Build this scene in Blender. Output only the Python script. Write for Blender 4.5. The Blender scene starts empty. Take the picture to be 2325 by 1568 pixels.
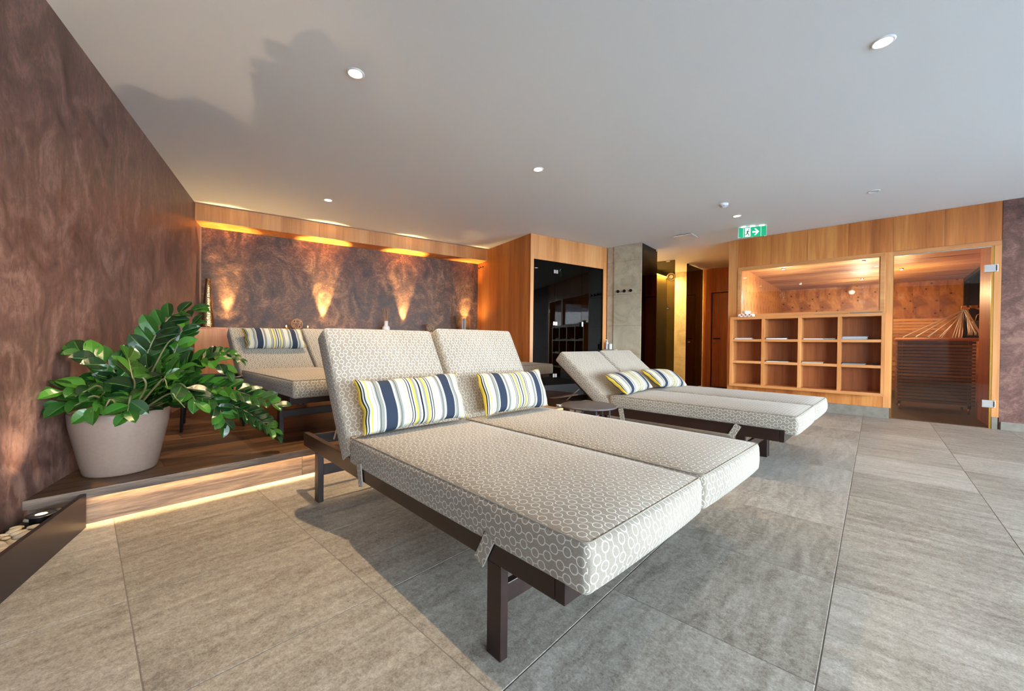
import bpy, math, random
from mathutils import Vector, Matrix
R = math.radians
D = bpy.data
scene = bpy.context.scene
COL = scene.collection
random.seed(7)
# ------------------------------------------------------------------ camera
F_PX, CX, CY, W_PX, H_PX = 897.0, 1162.5, 784.0, 2325.0, 1568.0
PITCH, ROLL, CAM_H = .00839, .01074, .9
cp, sp, cr, sr = math.cos(PITCH), math.sin(PITCH), math.cos(ROLL), math.sin(ROLL)
M0 = Matrix(((1, 0, 0), (0, 0, -1), (0, 1, 0)))
RM = Matrix(((cr, -sr, 0), (sr, cr, 0), (0, 0, 1))) @ Matrix(((1, 0, 0), (0, cp, -sp), (0, sp, cp))) @ M0
cam = D.objects.new('camera', D.cameras.new('camera'))
COL.objects.link(cam)
cam.data.sensor_width = 36.0
cam.data.lens = 36.0 * F_PX / W_PX
cam.data.clip_start = .02
rot = Matrix((RM[0], -RM[1], -RM[2])).transposed()
cam.matrix_world = Matrix.Translation((0, 0, CAM_H)) @ rot.to_4x4()
scene.camera = cam
RT = RM.transposed()


def ray(px, py):
    return RT @ Vector(((px - CX) / F_PX, (py - CY) / F_PX, 1))


def at_z(px, py, z):
    d = ray(px, py)
    t = (z - CAM_H) / d.z
    return Vector((d.x * t, d.y * t, z))


def at_y(px, py, y):
    d = ray(px, py)
    t = y / d.y
    return Vector((d.x * t, y, CAM_H + d.z * t))


# ------------------------------------------------------------------ colour management, world
scene.view_settings.view_transform = 'Standard'
scene.view_settings.look = 'None'
scene.view_settings.gamma = 1
scene.view_settings.use_curve_mapping = False
scene.view_settings.exposure = 0.80
world = D.worlds.new('world')
scene.world = world
world.use_nodes = True
wn = world.node_tree
wn.nodes.clear()
w_out = wn.nodes.new('ShaderNodeOutputWorld')
w_bg = wn.nodes.new('ShaderNodeBackground')
w_tc = wn.nodes.new('ShaderNodeTexCoord')
w_sp = wn.nodes.new('ShaderNodeSeparateXYZ')
w_rp = wn.nodes.new('ShaderNodeValToRGB')
wn.links.new(w_tc.outputs['Generated'], w_sp.inputs[0])
w_mr = wn.nodes.new('ShaderNodeMapRange')
w_mr.inputs['From Min'].default_value = -1
w_mr.inputs['From Max'].default_value = 1
wn.links.new(w_sp.outputs['Z'], w_mr.inputs['Value'])
wn.links.new(w_mr.outputs[0], w_rp.inputs[0])
e = w_rp.color_ramp.elements
e[0].position = 0.46
e[0].color = (.30, .31, .29, 1)
e[1].position = 1.0
e[1].color = (.42, .62, .95, 1)
k = w_rp.color_ramp.elements.new(.5)
k.color = (.83, .93, 1.0, 1)
wn.links.new(w_rp.outputs[0], w_bg.inputs['Color'])
w_bg.inputs['Strength'].default_value = 26
wn.links.new(w_bg.outputs[0], w_out.inputs[0])
WARM = (1.0, .70, .40)
AMBER = (1.0, .68, .27)
P_DOWN = [120, 22, 40, 85, 34]           # watts of the five lit downlights
P_SPILL = 16.0
P_LED_STEP = 17.0

# ------------------------------------------------------------------ node helpers


class NT:
    def __init__(s, name):
        s.m = D.materials.new(name)
        s.m.use_nodes = True
        s.t = s.m.node_tree
        s.t.nodes.clear()
        s.out = s.t.nodes.new('ShaderNodeOutputMaterial')

    def n(s, typ, **kw):
        nd = s.t.nodes.new(typ)
        for k_, v in kw.items():
            setattr(nd, k_, v)
        return nd

    def put(s, sock, v):
        if isinstance(v, bpy.types.NodeSocket):
            s.t.links.new(v, sock)
        elif v is not None:
            if hasattr(sock.default_value, '__len__') and not hasattr(v, '__len__'):
                v = [v] * len(sock.default_value)
            if hasattr(v, '__len__') and len(v) == 3 and len(sock.default_value) == 4:
                v = (*v, 1)
            sock.default_value = v

    def math(s, op, a, b=None, c=None):
        nd = s.n('ShaderNodeMath', operation=op)
        for i, v in enumerate((a, b, c)):
            if v is not None:
                s.put(nd.inputs[i], v)
        return nd.outputs[0]

    def noise(s, vec, scale, detail=4, rough=.55, dist=0):
        nd = s.n('ShaderNodeTexNoise')
        s.put(nd.inputs['Vector'], vec)
        nd.inputs['Scale'].default_value = scale
        nd.inputs['Detail'].default_value = detail
        nd.inputs['Roughness'].default_value = rough
        nd.inputs['Distortion'].default_value = dist
        return nd.outputs[0]

    def ramp(s, fac, stops, interp='LINEAR'):
        nd = s.n('ShaderNodeValToRGB')
        cr_ = nd.color_ramp
        cr_.interpolation = interp
        while len(cr_.elements) > 1:
            cr_.elements.remove(cr_.elements[-1])
        for i, (p, c) in enumerate(stops):
            el = cr_.elements[0] if i == 0 else cr_.elements.new(p)
            el.position = p
            el.color = (*c, 1) if len(c) == 3 else c
        s.put(nd.inputs[0], fac)
        return nd.outputs[0]

    def mapping(s, vec, scale=(1, 1, 1), loc=(0, 0, 0), rot_=(0, 0, 0)):
        nd = s.n('ShaderNodeMapping')
        s.put(nd.inputs['Vector'], vec)
        s.put(nd.inputs['Location'], loc)
        nd.inputs['Rotation'].default_value = rot_
        nd.inputs['Scale'].default_value = scale
        return nd.outputs[0]

    def mix(s, fac, a, b, mode='MIX'):
        nd = s.n('ShaderNodeMix', data_type='RGBA', blend_type=mode)
        s.put(nd.inputs[0], fac)
        s.put(nd.inputs[6], a)
        s.put(nd.inputs[7], b)
        return nd.outputs[2]

    def bump(s, h, strength=.3, dist=.002):
        nd = s.n('ShaderNodeBump')
        nd.inputs['Strength'].default_value = strength
        nd.inputs['Distance'].default_value = dist
        s.put(nd.inputs['Height'], h)
        return nd.outputs[0]

    def obj(s):
        return s.n('ShaderNodeTexCoord').outputs['Object']

    def uv(s):
        return s.n('ShaderNodeTexCoord').outputs['UV']

    def rnd(s):
        return s.n('ShaderNodeObjectInfo').outputs['Random']

    def bsdf(s, color, rough=.5, metal=0, normal=None, spec=None, coat=None, sheen=None, emit=None, es=0, sub=None):
        b = s.n('ShaderNodeBsdfPrincipled')
        s.put(b.inputs['Base Color'], color)
        s.put(b.inputs['Roughness'], rough)
        s.put(b.inputs['Metallic'], metal)
        if normal is not None:
            s.put(b.inputs['Normal'], normal)
        if spec is not None:
            s.put(b.inputs['Specular IOR Level'], spec)
        if coat is not None:
            b.inputs['Coat Weight'].default_value = coat
            b.inputs['Coat Roughness'].default_value = .1
        if sheen is not None:
            b.inputs['Sheen Weight'].default_value = sheen
        if emit is not None:
            s.put(b.inputs['Emission Color'], emit)
            b.inputs['Emission Strength'].default_value = es
        s.t.links.new(b.outputs[0], s.out.inputs[0])
        return s.m


MT = {}


def plain(name, color, rough=.5, metal=0, var=.06, scale=60, **kw):
    t = NT(name)
    nz = t.noise(t.obj(), scale, 3)
    c = t.ramp(nz, [(.3, tuple(max(0, x * (1 - var)) for x in color)), (.7, tuple(x * (1 + var) for x in color))])
    MT[name] = t.bsdf(c, rough, metal, **kw)
    return MT[name]


def srgb(r, g, b):
    f = lambda c: (c / 255 / 12.92) if c / 255 <= .04045 else ((c / 255 + .055) / 1.055) ** 2.4
    return (f(r), f(g), f(b))


def wood(name, ca, cb, cc, rough=.4, axis='Z', scale=1.0, strip=.14, varamt=.5, bump=.15):
    """veneer or plank; grain runs along local AXIS"""
    t = NT(name)
    o = t.obj()
    r = t.rnd()
    off = t.n('ShaderNodeCombineXYZ')
    for i in range(3):
        t.put(off.inputs[i], t.math('MULTIPLY', r, 37.0 + 11 * i))
    sc = {'Z': (1, 1, .06), 'X': (.06, 1, 1), 'Y': (1, .06, 1)}[axis]
    v = t.mapping(o, tuple(q * scale for q in sc), off.outputs[0])
    n1 = t.noise(v, 9, 5, .6, .8)
    n2 = t.noise(v, 60, 3, .5)
    n3 = t.noise(t.mapping(o, tuple(q * scale for q in [(1, 1, .02), (.02, 1, 1), (1, .02, 1)][{'Z': 0, 'X': 1, 'Y': 2}[axis]]), off.outputs[0]), 3.2, 1, .5)
    f = t.math('ADD', t.math('MULTIPLY', n1, .5), t.math('ADD', t.math('MULTIPLY', n2, .18), t.math('MULTIPLY', n3, .42)))
    f = t.math('ADD', f, t.math('MULTIPLY', t.math('SUBTRACT', r, .5), .10 * varamt))
    if name.startswith('veneer'):
        sxz = t.n('ShaderNodeSeparateXYZ')
        t.put(sxz.inputs[0], o)
        al_ = sxz.outputs[{'Z': 0, 'X': 2, 'Y': 0}[axis]]
        wno = t.n('ShaderNodeTexWhiteNoise', noise_dimensions='1D')
        t.put(wno.inputs['W'], t.math('ADD', t.math('FLOOR', t.math('DIVIDE', al_, .105)), t.math('MULTIPLY', r, 91.0)))
        f = t.math('ADD', f, t.math('MULTIPLY', t.math('SUBTRACT', wno.outputs[0], .5), .075))
    c = t.ramp(f, [(.40, ca), (.54, cb), (.68, cc)])
    MT[name] = t.bsdf(c, rough, 0, t.bump(n2, bump, .0006))
    return MT[name]


def plaster(name, c0, c1, c2, rough=.42, vertical=False, metal=0.0, lo=.41, hi=.58):
    t = NT(name)
    g = t.n('ShaderNodeNewGeometry').outputs['Position']
    v = t.mapping(g, (1, 1, .8) if vertical else (1, 1, .8))
    n0 = t.noise(v, 1.1, 3, .6, .6)
    n1 = t.noise(v, 3.6, 6, .66, 1.6)
    n2 = t.noise(t.mapping(g, (1, 1, .4) if vertical else (1, 1, 1.6)), 14, 5, .65, 2.5)
    wv = t.noise(g, 7, 8, .75, 4.5)
    f = t.math('ADD', t.math('ADD', t.math('MULTIPLY', n0, .22), t.math('MULTIPLY', n1, .38)), t.math('ADD', t.math('MULTIPLY', n2, .18), t.math('MULTIPLY', wv, .22)))
    c = t.ramp(f, [(lo, c0), ((lo + hi) / 2, c1), (hi, c2)])
    rr = t.ramp(f, [(.35, (rough * .85,) * 3), (.65, (rough * 1.25,) * 3)])
    MT[name] = t.bsdf(c, rr, metal, t.bump(t.math('ADD', wv, n2), .35, .004), spec=.5)
    return MT[name]


# ------------------------------------------------------------------ materials
plain('ceiling_paint', (.76, .775, .762), .9, var=.01, scale=300)
plain('white_plastic', (.75, .75, .73), .35)
plain('light_block_matte', (.16, .13, .11), .9)
plain('white_ceramic', (.62, .63, .62), .3)
plain('dark_metal', srgb(46, 36, 38), .36, .3, var=.05)
plain('black_metal', (.012, .012, .014), .35, .4)
plain('black_paint', (.008, .008, .010), .3)
plain('chrome', (.75, .75, .76), .18, 1.0)
plain('steel', (.55, .54, .52), .32, 1.0)
plain('daylit_steel', (.78, .79, .80), .35, .55)  # whitened, half-metallic steel: reflected daylight put into the rods' colour
plain('dark_steel', (.16, .155, .15), .3, .9)
plain('soil', (.03, .02, .012), .9, var=.5)
plain('pot_ceramic', srgb(136, 116, 104), .32, coat=.25)
plain('table_metal', srgb(84, 80, 84), .42, .2)
plain('gravel', srgb(92, 84, 70), .8, var=.5, scale=40)
plain('rug_dark', (.02, .02, .022), .5)
plain('paper_white', (.72, .72, .70), .6)
plain('paper_grey', (.30, .32, .35), .5)
plain('paper_cover', (.05, .06, .08), .4)
plain('candle_red', (.35, .03, .02), .5)
plain('twig', srgb(168, 140, 110), .8)
plain('reed', srgb(190, 130, 70), .7)
plain('sign_white', (.78, .84, .80), .5, emit=(.8, 1, .9), es=.35)
plain('sign_green', (.0, .25, .11), .5, emit=(.0, .45, .18), es=.35)
plain('sign_dark', (.0, .08, .045), .5)
plain('grout', srgb(122, 117, 109), .85)
plain('stone_trim', srgb(132, 124, 112), .6, var=.2, scale=12)
plain('dark_floor', srgb(70, 58, 48), .5, var=.15, scale=8)
plain('bounce_paving', (.46, .47, .47), .9, var=.1, scale=2)  # kept pale to bounce light up to the ceiling
plain('stone_rock', srgb(86, 80, 74), .8, var=.3)
plaster('plaster_left', srgb(60, 40, 35), srgb(96, 68, 60), srgb(136, 104, 91), .42, True, lo=.40, hi=.59)
plaster('plaster_back', srgb(44, 27, 17), srgb(86, 57, 41), srgb(144, 106, 76), .55)
plaster('plaster_right', srgb(74, 46, 38), srgb(110, 73, 62), srgb(146, 108, 94), .62)
wood('veneer', srgb(162, 92, 38), srgb(192, 116, 54), srgb(214, 146, 78), .38)
wood('veneer_light', srgb(182, 116, 60), srgb(206, 138, 78), srgb(220, 158, 98), .38)
wood('veneer_shaded', srgb(120, 66, 30), srgb(150, 86, 42), srgb(176, 108, 58), .42)  # veneer darkened to paint in shade on recessed and unlit faces
wood('veneer_edge', srgb(186, 122, 70), srgb(204, 140, 84), srgb(216, 156, 98), .4, axis='X')
wood('deck_wood', srgb(30, 20, 13), srgb(62, 42, 27), srgb(104, 76, 50), .42, axis='X', scale=2.2, varamt=1.2, bump=.4)
wood('riser_wood', srgb(52, 40, 32), srgb(92, 74, 60), srgb(134, 112, 92), .6, axis='X', scale=5, bump=.8)
wood('espresso_wood', srgb(24, 13, 10), srgb(32, 17, 13), srgb(42, 24, 19), .36, axis='Y', bump=.05)
wood('guard_wood', srgb(92, 62, 32), srgb(120, 84, 46), srgb(146, 108, 62), .5, axis='X')
wood('slat_wood', srgb(150, 108, 62), srgb(182, 138, 84), srgb(204, 164, 108), .5, axis='X')


def stone_mat(name, stretch):
    t = NT(name)
    o = t.obj()
    r = t.rnd()
    off = t.n('ShaderNodeCombineXYZ')
    for i in range(3):
        t.put(off.inputs[i], t.math('MULTIPLY', r, 53.0 + 17 * i))
    vs = t.mapping(o, stretch, off.outputs[0], (0, 0, R(12)))
    v = t.mapping(o, (1, 1, 1), off.outputs[0])
    a = t.noise(vs, 2.6, 6, .62, .7)
    b = t.noise(v, 46, 6, .75, .4)
    c = t.noise(v, 2.2, 3, .5)
    d = t.noise(v, 190, 3, .7)
    f = t.math('ADD', t.math('ADD', t.math('MULTIPLY', a, .27), t.math('MULTIPLY', b, .36)), t.math('ADD', t.math('MULTIPLY', c, .09), t.math('MULTIPLY', d, .28)))
    f = t.math('ADD', f, t.math('MULTIPLY', t.math('SUBTRACT', r, .5), .07))
    col = t.ramp(f, [(.39, srgb(108, 102, 93)), (.48, srgb(146, 140, 129)), (.56, srgb(170, 165, 155)), (.66, srgb(200, 196, 187))])
    MT[name] = t.bsdf(col, t.ramp(b, [(.3, (.42,) * 3), (.7, (.62,) * 3)]), 0, t.bump(t.math('ADD', b, t.math('MULTIPLY', d, .7)), .55, .0022), spec=.45)


def wall_stone_mat(name, cs):
    t = NT(name)
    g = t.n('ShaderNodeNewGeometry').outputs['Position']
    a = t.noise(g, 3.0, 7, .65, 1.2)
    vein = t.noise(g, 5, 6, .7, 3.5)
    ln = t.ramp(t.math('ABSOLUTE', t.math('SUBTRACT', vein, .5)), [(0, (1,) * 3), (.012, (.25,) * 3), (.05, (0,) * 3)])
    c = t.ramp(a, [(.35, cs[0]), (.5, cs[1]), (.65, cs[2])])
    MT[name] = t.bsdf(t.mix(t.math('MULTIPLY', ln, .25), c, cs[3]), .45)


stone_mat('floor_stone', (7.5, 1.3, 1))
stone_mat('floor_stone_cross', (1.3, 7.5, 1))
wall_stone_mat('wall_stone', (srgb(164, 148, 122), srgb(182, 168, 142), srgb(196, 184, 160), srgb(220, 210, 186)))


def knotty_mat():
    t = NT('knotty_pine')
    o = t.obj()
    n1 = t.noise(t.mapping(o, (2, 2, 1)), 3.0, 5, .6, 1.2)
    vo = t.n('ShaderNodeTexVoronoi')
    vo.voronoi_dimensions = '2D'
    vo.inputs['Scale'].default_value = 4.2
    vo.inputs['Randomness'].default_value = 1
    sx_ = t.n('ShaderNodeSeparateXYZ')
    t.put(sx_.inputs[0], o)
    cx__ = t.n('ShaderNodeCombineXYZ')
    t.put(cx__.inputs[0], t.math('ADD', t.math('ADD', sx_.outputs[0], sx_.outputs[1]), t.math('MULTIPLY', t.rnd(), 31.0)))
    t.put(cx__.inputs[1], sx_.outputs[2])
    t.put(vo.inputs['Vector'], cx__.outputs[0])
    k1 = t.ramp(vo.outputs['Distance'], [(0, (1,) * 3), (.05, (.9,) * 3), (.085, (0,) * 3)])
    halo = t.ramp(vo.outputs['Distance'], [(0, (1,) * 3), (.28, (0,) * 3)])
    base = t.ramp(n1, [(.35, srgb(150, 88, 36)), (.5, srgb(186, 118, 54)), (.65, srgb(208, 146, 78))])
    c = t.mix(t.math('MULTIPLY', halo, .2), base, srgb(140, 72, 30))
    c = t.mix(k1, c, srgb(58, 26, 14))
    MT['knotty_pine'] = t.bsdf(c, .5)


def knotty_ceiling_mat():
    t = NT('pine_ceiling')
    o = t.obj()
    n1 = t.noise(t.mapping(o, (.22, 2.4, 1)), 3.5, 6, .66, 1.6)
    n2 = t.noise(t.mapping(o, (.3, 1.2, 1)), 1.6, 3, .5, .8)
    f = t.math('ADD', t.math('MULTIPLY', n1, .6), t.math('MULTIPLY', n2, .4))
    c = t.ramp(f, [(.36, srgb(92, 44, 22)), (.45, srgb(166, 104, 58)), (.56, srgb(204, 156, 100)), (.7, srgb(220, 182, 130))])
    MT['pine_ceiling'] = t.bsdf(c, .55)


knotty_mat()
knotty_ceiling_mat()


def fabric_mat():
    t = NT('ring_fabric')
    sp_ = t.n('ShaderNodeSeparateXYZ')
    t.put(sp_.inputs[0], t.uv())
    u, v = sp_.outputs[0], sp_.outputs[1]
    PW, PV, OFF, RR = .0318, .0400, .0038, .0119
    ui = t.math('FLOOR', t.math('DIVIDE', u, PW))
    odd = t.math('MODULO', t.math('ABSOLUTE', ui), 2.0)
    v2 = t.math('ADD', v, t.math('MULTIPLY', odd, PV / 2))
    vj = t.math('FLOOR', t.math('DIVIDE', v2, PV))
    par = t.math('SUBTRACT', t.math('MULTIPLY', t.math('MODULO', t.math('ABSOLUTE', vj), 2.0), 2.0), 1.0)
    dx0 = t.math('SUBTRACT', u, t.math('MULTIPLY', t.math('ADD', ui, .5), PW))
    dy = t.math('SUBTRACT', v2, t.math('MULTIPLY', t.math('ADD', vj, .5), PV))
    dx = t.math('SUBTRACT', dx0, t.math('MULTIPLY', par, OFF))
    r = t.math('SQRT', t.math('ADD', t.math('MULTIPLY', dx, dx), t.math('MULTIPLY', dy, dy)))
    ring = t.math('LESS_THAN', t.math('ABSOLUTE', t.math('SUBTRACT', r, RR)), .00135)
    fall = t.math('SUBTRACT', 1.0, t.math('MULTIPLY', t.math('ABSOLUTE', dy), 2 / PV))
    lx = t.math('SUBTRACT', dx0, t.math('MULTIPLY', t.math('MULTIPLY', par, OFF), fall))
    link = t.math('MULTIPLY', t.math('LESS_THAN', t.math('ABSOLUTE', lx), .0011), t.math('GREATER_THAN', r, RR))
    fac = t.math('MAXIMUM', ring, link)
    o = t.obj()
    nz = t.noise(o, 420, 2, .6)
    big = t.noise(o, 3, 2)
    base = t.ramp(t.math('ADD', t.math('MULTIPLY', nz, .6), t.math('MULTIPLY', big, .4)), [(.35, srgb(122, 115, 104)), (.65, srgb(149, 141, 129))])
    c = t.mix(fac, base, srgb(196, 193, 183))
    MT['ring_fabric'] = t.bsdf(c, .9, 0, t.bump(t.math('ADD', t.math('MULTIPLY', nz, .6), t.math('MULTIPLY', fac, .5)), .35, .0008), spec=.2, sheen=.15)


def stripe_mat():
    t = NT('striped_fabric')
    sp_ = t.n('ShaderNodeSeparateXYZ')
    t.put(sp_.inputs[0], t.uv())
    u = t.math('ABSOLUTE', t.math('SUBTRACT', t.math('MULTIPLY', sp_.outputs[0], 2.0), 1.0))
    Wt, B, G, Y, N_, PY = srgb(184, 183, 174), srgb(26, 28, 36), srgb(132, 132, 124), srgb(212, 184, 70), srgb(42, 50, 66), srgb(208, 194, 128)
    st = [(0, B), (.012, Wt), (.05, G), (.09, Y), (.13, Wt), (.155, B), (.172, Wt), (.2, B), (.216, Wt), (.25, PY), (.268, Wt), (.36, G), (.395, B),
          (.405, G), (.43, Wt), (.47, N_), (.66, Wt), (.68, G), (.735, B), (.745, G), (.765, Wt), (.79, G), (.80, Wt), (.86, Y), (.882, Wt), (.915, B), (.93, Wt), (.95, B), (.965, Y)]
    c = t.ramp(u, st, 'CONSTANT')
    nz = t.noise(t.obj(), 500, 2)
    MT['striped_fabric'] = t.bsdf(c, .85, 0, t.bump(nz, .2, .0005), spec=.2)


fabric_mat()
stripe_mat()


def leaf_mat():
    t = NT('leaf_green')
    r = t.rnd()
    sp_ = t.n('ShaderNodeSeparateXYZ')
    t.put(sp_.inputs[0], t.uv())
    mid = t.math('ABSOLUTE', t.math('SUBTRACT', sp_.outputs[0], .5))
    c0 = t.ramp(r, [(0, srgb(14, 38, 17)), (.5, srgb(26, 62, 20)), (.85, srgb(46, 92, 26)), (1, srgb(66, 116, 34))])
    c = t.mix(t.ramp(mid, [(0, (.6,) * 3), (.05, (0,) * 3)]), c0, srgb(80, 118, 52))
    vein = t.n('ShaderNodeTexWave')
    vein.inputs['Scale'].default_value = 5
    t.put(vein.inputs['Vector'], t.uv())
    MT['leaf_green'] = t.bsdf(c, .22, 0, t.bump(vein.outputs[1], .2, .001), spec=.6)
    t2 = NT('stem_green')
    MT['stem_green'] = t2.bsdf(srgb(92, 92, 56), .5)


leaf_mat()


def glass_mat(name, tint, f0=.04, gloss=(1, 1, 1), rough=0.0, mul=1.0):
    t = NT(name)
    tr = t.n('ShaderNodeBsdfTransparent')
    tr.inputs[0].default_value = (*tint, 1)
    gl = t.n('ShaderNodeBsdfGlossy')
    gl.inputs['Color'].default_value = (*gloss, 1)
    gl.inputs['Roughness'].default_value = rough
    lw_ = t.n('ShaderNodeLayerWeight')
    lw_.inputs[0].default_value = .5
    frs = t.math('ADD', .045, t.math('MULTIPLY', t.math('POWER', lw_.outputs['Facing'], 5.0), .95))
    mx = t.n('ShaderNodeMixShader')
    t.put(mx.inputs[0], t.math('MULTIPLY', frs, mul))
    t.t.links.new(tr.outputs[0], mx.inputs[1])
    t.t.links.new(gl.outputs[0], mx.inputs[2])
    t.t.links.new(mx.outputs[0], t.out.inputs[0])
    MT[name] = t.m
    return t.m


glass_mat('clear_glass', (.95, .96, .96), mul=1.6)
glass_mat('bronze_door_glass', (.84, .74, .60), mul=1.0)
glass_mat('black_glass', (.03, .027, .024), mul=.45)
glass_mat('shower_glass', (.26, .235, .14), mul=1.0)
glass_mat('shower_glass_dark', (.11, .085, .05), mul=.6)
glass_mat('tube_glass', (.88, .89, .9), mul=1.5)


def emit_mat(name, color, st):
    t = NT(name)
    em = t.n('ShaderNodeEmission')
    em.inputs[0].default_value = (*color, 1)
    em.inputs[1].default_value = st
    t.t.links.new(em.outputs[0], t.out.inputs[0])
    MT[name] = t.m


emit_mat('lamp_lens', (1, .86, .66), 30)
emit_mat('uplight_lens', (1, .70, .35), 8)
emit_mat('led_line', (1, .62, .26), 16)
emit_mat('led_shower', (1, .66, .22), 60)
emit_mat('led_sign', (.85, 1, .93), 5)
emit_mat('tealight_glow', (1, .62, .25), 7)
t_ = NT('brass')
MT['brass'] = t_.bsdf(srgb(196, 150, 74), .28, 1.0)
t_ = NT('hammered_gold')
vv = t_.n('ShaderNodeTexVoronoi')
vv.inputs['Scale'].default_value = 75
t_.put(vv.inputs['Vector'], t_.obj())
MT['hammered_gold'] = t_.bsdf(srgb(166, 136, 96), .26, 1.0, t_.bump(vv.outputs['Distance'], .55, .004))
t_ = NT('pebble_stone')
MT['pebble_stone'] = t_.bsdf(t_.mix(t_.noise(t_.obj(), 60, 4), t_.ramp(t_.rnd(), [(0, srgb(120, 118, 112)), (.18, srgb(176, 172, 160)), (.5, srgb(206, 196, 168)), (.75, srgb(216, 206, 190)), (1, srgb(190, 160, 116))]), srgb(186, 172, 146)), .45)

# ------------------------------------------------------------------ mesh helpers


class MB:
    def __init__(s):
        s.v, s.f, s.uv, s.sm = [], [], [], []

    def quad(s, pts, uv=None, smooth=False):
        i = len(s.v)
        s.v += [tuple(p) for p in pts]
        s.f.append(tuple(range(i, i + len(pts))))
        s.uv.append(uv)
        s.sm.append(smooth)

    def box(s, x0, x1, y0, y1, z0, z1, m=None):
        i = len(s.v)
        P = [(x, y, z) for z in (z0, z1) for y in (y0, y1) for x in (x0, x1)]
        if m is not None:
            P = [tuple(m @ Vector(p)) for p in P]
        s.v += P
        for q in ((0, 2, 3, 1), (4, 5, 7, 6), (0, 1, 5, 4), (2, 6, 7, 3), (0, 4, 6, 2), (1, 3, 7, 5)):
            s.f.append(tuple(i + k_ for k_ in q))
            s.uv.append(None)
            s.sm.append(False)
        return s

    def tube(s, pts, r, n=8, cap=True, closed=False):
        pts = [Vector(p) for p in pts]
        rs = r if hasattr(r, '__len__') else [r] * len(pts)
        base = len(s.v)
        m = len(pts)
        up = None
        for k_, p in enumerate(pts):
            a = pts[(k_ - 1) % m] if (closed or k_ > 0) else p
            b = pts[(k_ + 1) % m] if (closed or k_ < m - 1) else p
            t = (b - a).normalized()
            if up is None:
                up = Vector((0, 0, 1)) if abs(t.z) < .9 else Vector((1, 0, 0))
            x = t.cross(up).normalized()
            up = x.cross(t).normalized()
            for j in range(n):
                an = 2 * math.pi * j / n
                s.v.append(tuple(p + (x * math.cos(an) + up * math.sin(an)) * rs[k_]))
        for k_ in range(m if closed else m - 1):
            for j in range(n):
                a0, a1 = base + k_ * n + j, base + k_ * n + (j + 1) % n
                b0, b1 = base + ((k_ + 1) % m) * n + j, base + ((k_ + 1) % m) * n + (j + 1) % n
                s.f.append((a0, a1, b1, b0))
                s.uv.append(None)
                s.sm.append(True)
        if cap and not closed:
            s.f.append(tuple(base + j for j in reversed(range(n))))
            s.f.append(tuple(base + (m - 1) * n + j for j in range(n)))
            s.uv += [None, None]
            s.sm += [False, False]
        return s

    def lathe(s, prof, n=32, c=(0, 0, 0), sx=1, sy=1, smooth=True):
        base = len(s.v)
        for r, z in prof:
            for j in range(n):
                an = 2 * math.pi * j / n
                s.v.append((c[0] + r * sx * math.cos(an), c[1] + r * sy * math.sin(an), c[2] + z))
        for k_ in range(len(prof) - 1):
            for j in range(n):
                a0, a1 = base + k_ * n + j, base + k_ * n + (j + 1) % n
                s.f.append((a0, a1, a1 + n, a0 + n))
                s.uv.append(None)
                s.sm.append(smooth)
        return s

    def mesh(s, name, mat):
        me = D.meshes.new(name)
        me.from_pydata(s.v, [], s.f)
        me.materials.append(MT[mat])
        me.polygons.foreach_set('use_smooth', s.sm)
        if any(u is not None for u in s.uv):
            ul = me.uv_layers.new(name='UVMap')
            for p, u in zip(me.polygons, s.uv):
                if u is not None:
                    for li, q in zip(p.loop_indices, u):
                        ul.data[li].uv = q
        me.update()
        return me

    def build(s, name, mat, parent=None, bevel=0):
        o = D.objects.new(name, s.mesh(name, mat))
        COL.objects.link(o)
        if parent is not None:
            o.parent = parent
        if bevel:
            b = o.modifiers.new('bevel', 'BEVEL')
            b.width = bevel
            b.segments = 2
            b.limit_method = 'ANGLE'
        return o


def put(name, me, parent=None, loc=(0, 0, 0), rz=0):
    o = D.objects.new(name, me)
    COL.objects.link(o)
    o.parent = parent
    o.location = loc
    o.rotation_euler = (0, 0, rz)
    return o


def tag(o, label=None, cat=None, group=None, kind=None):
    if label:
        o['label'] = label
    if cat:
        o['category'] = cat
    if group:
        o['group'] = group
    if kind:
        o['kind'] = kind
    return o


def empty(name, loc, rz=0, **kw):
    o = D.objects.new(name, None)
    o.empty_display_size = .1
    COL.objects.link(o)
    o.location = loc
    o.rotation_euler = (0, 0, rz)
    return tag(o, **kw)


def copy_tree(o, parent=None):
    c = o.copy()
    COL.objects.link(c)
    c.parent = parent
    for ch in list(o.children):
        copy_tree(ch, c)
    return c


def az_rot(az):        # local +x along azimuth az (degrees clockwise from +y)
    return R(90 - az)


def box_obj(name, x0, x1, y0, y1, z0, z1, mat, parent=None, bevel=0):
    return MB().box(x0, x1, y0, y1, z0, z1).build(name, mat, parent, bevel)


CEIL = 2.505
PLAT = .175
# ------------------------------------------------------------------ reference frames (plan)
S0 = at_z(1655.5, 547.3, CEIL).xy          # sauna wall, left end; az 132.5
B0 = at_z(442.8, 459.8, CEIL).xy           # cornice, left end; az 56.43
G0 = at_z(1205.5, 528.8, CEIL).xy          # cabin box corner; az 57.26
LW = at_z(441.6, 458.5, CEIL).xy           # left wall
S_AZ, B_AZ, G_AZ, L_AZ, T_AZ = 132.5, 56.43, 57.26, -28.7, 42.4


def frame_pt(O, az, x, y=0):
    a = R(az)
    return Vector((O[0] + math.sin(a) * x - math.cos(a) * y, O[1] + math.cos(a) * x + math.sin(a) * y))


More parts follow.
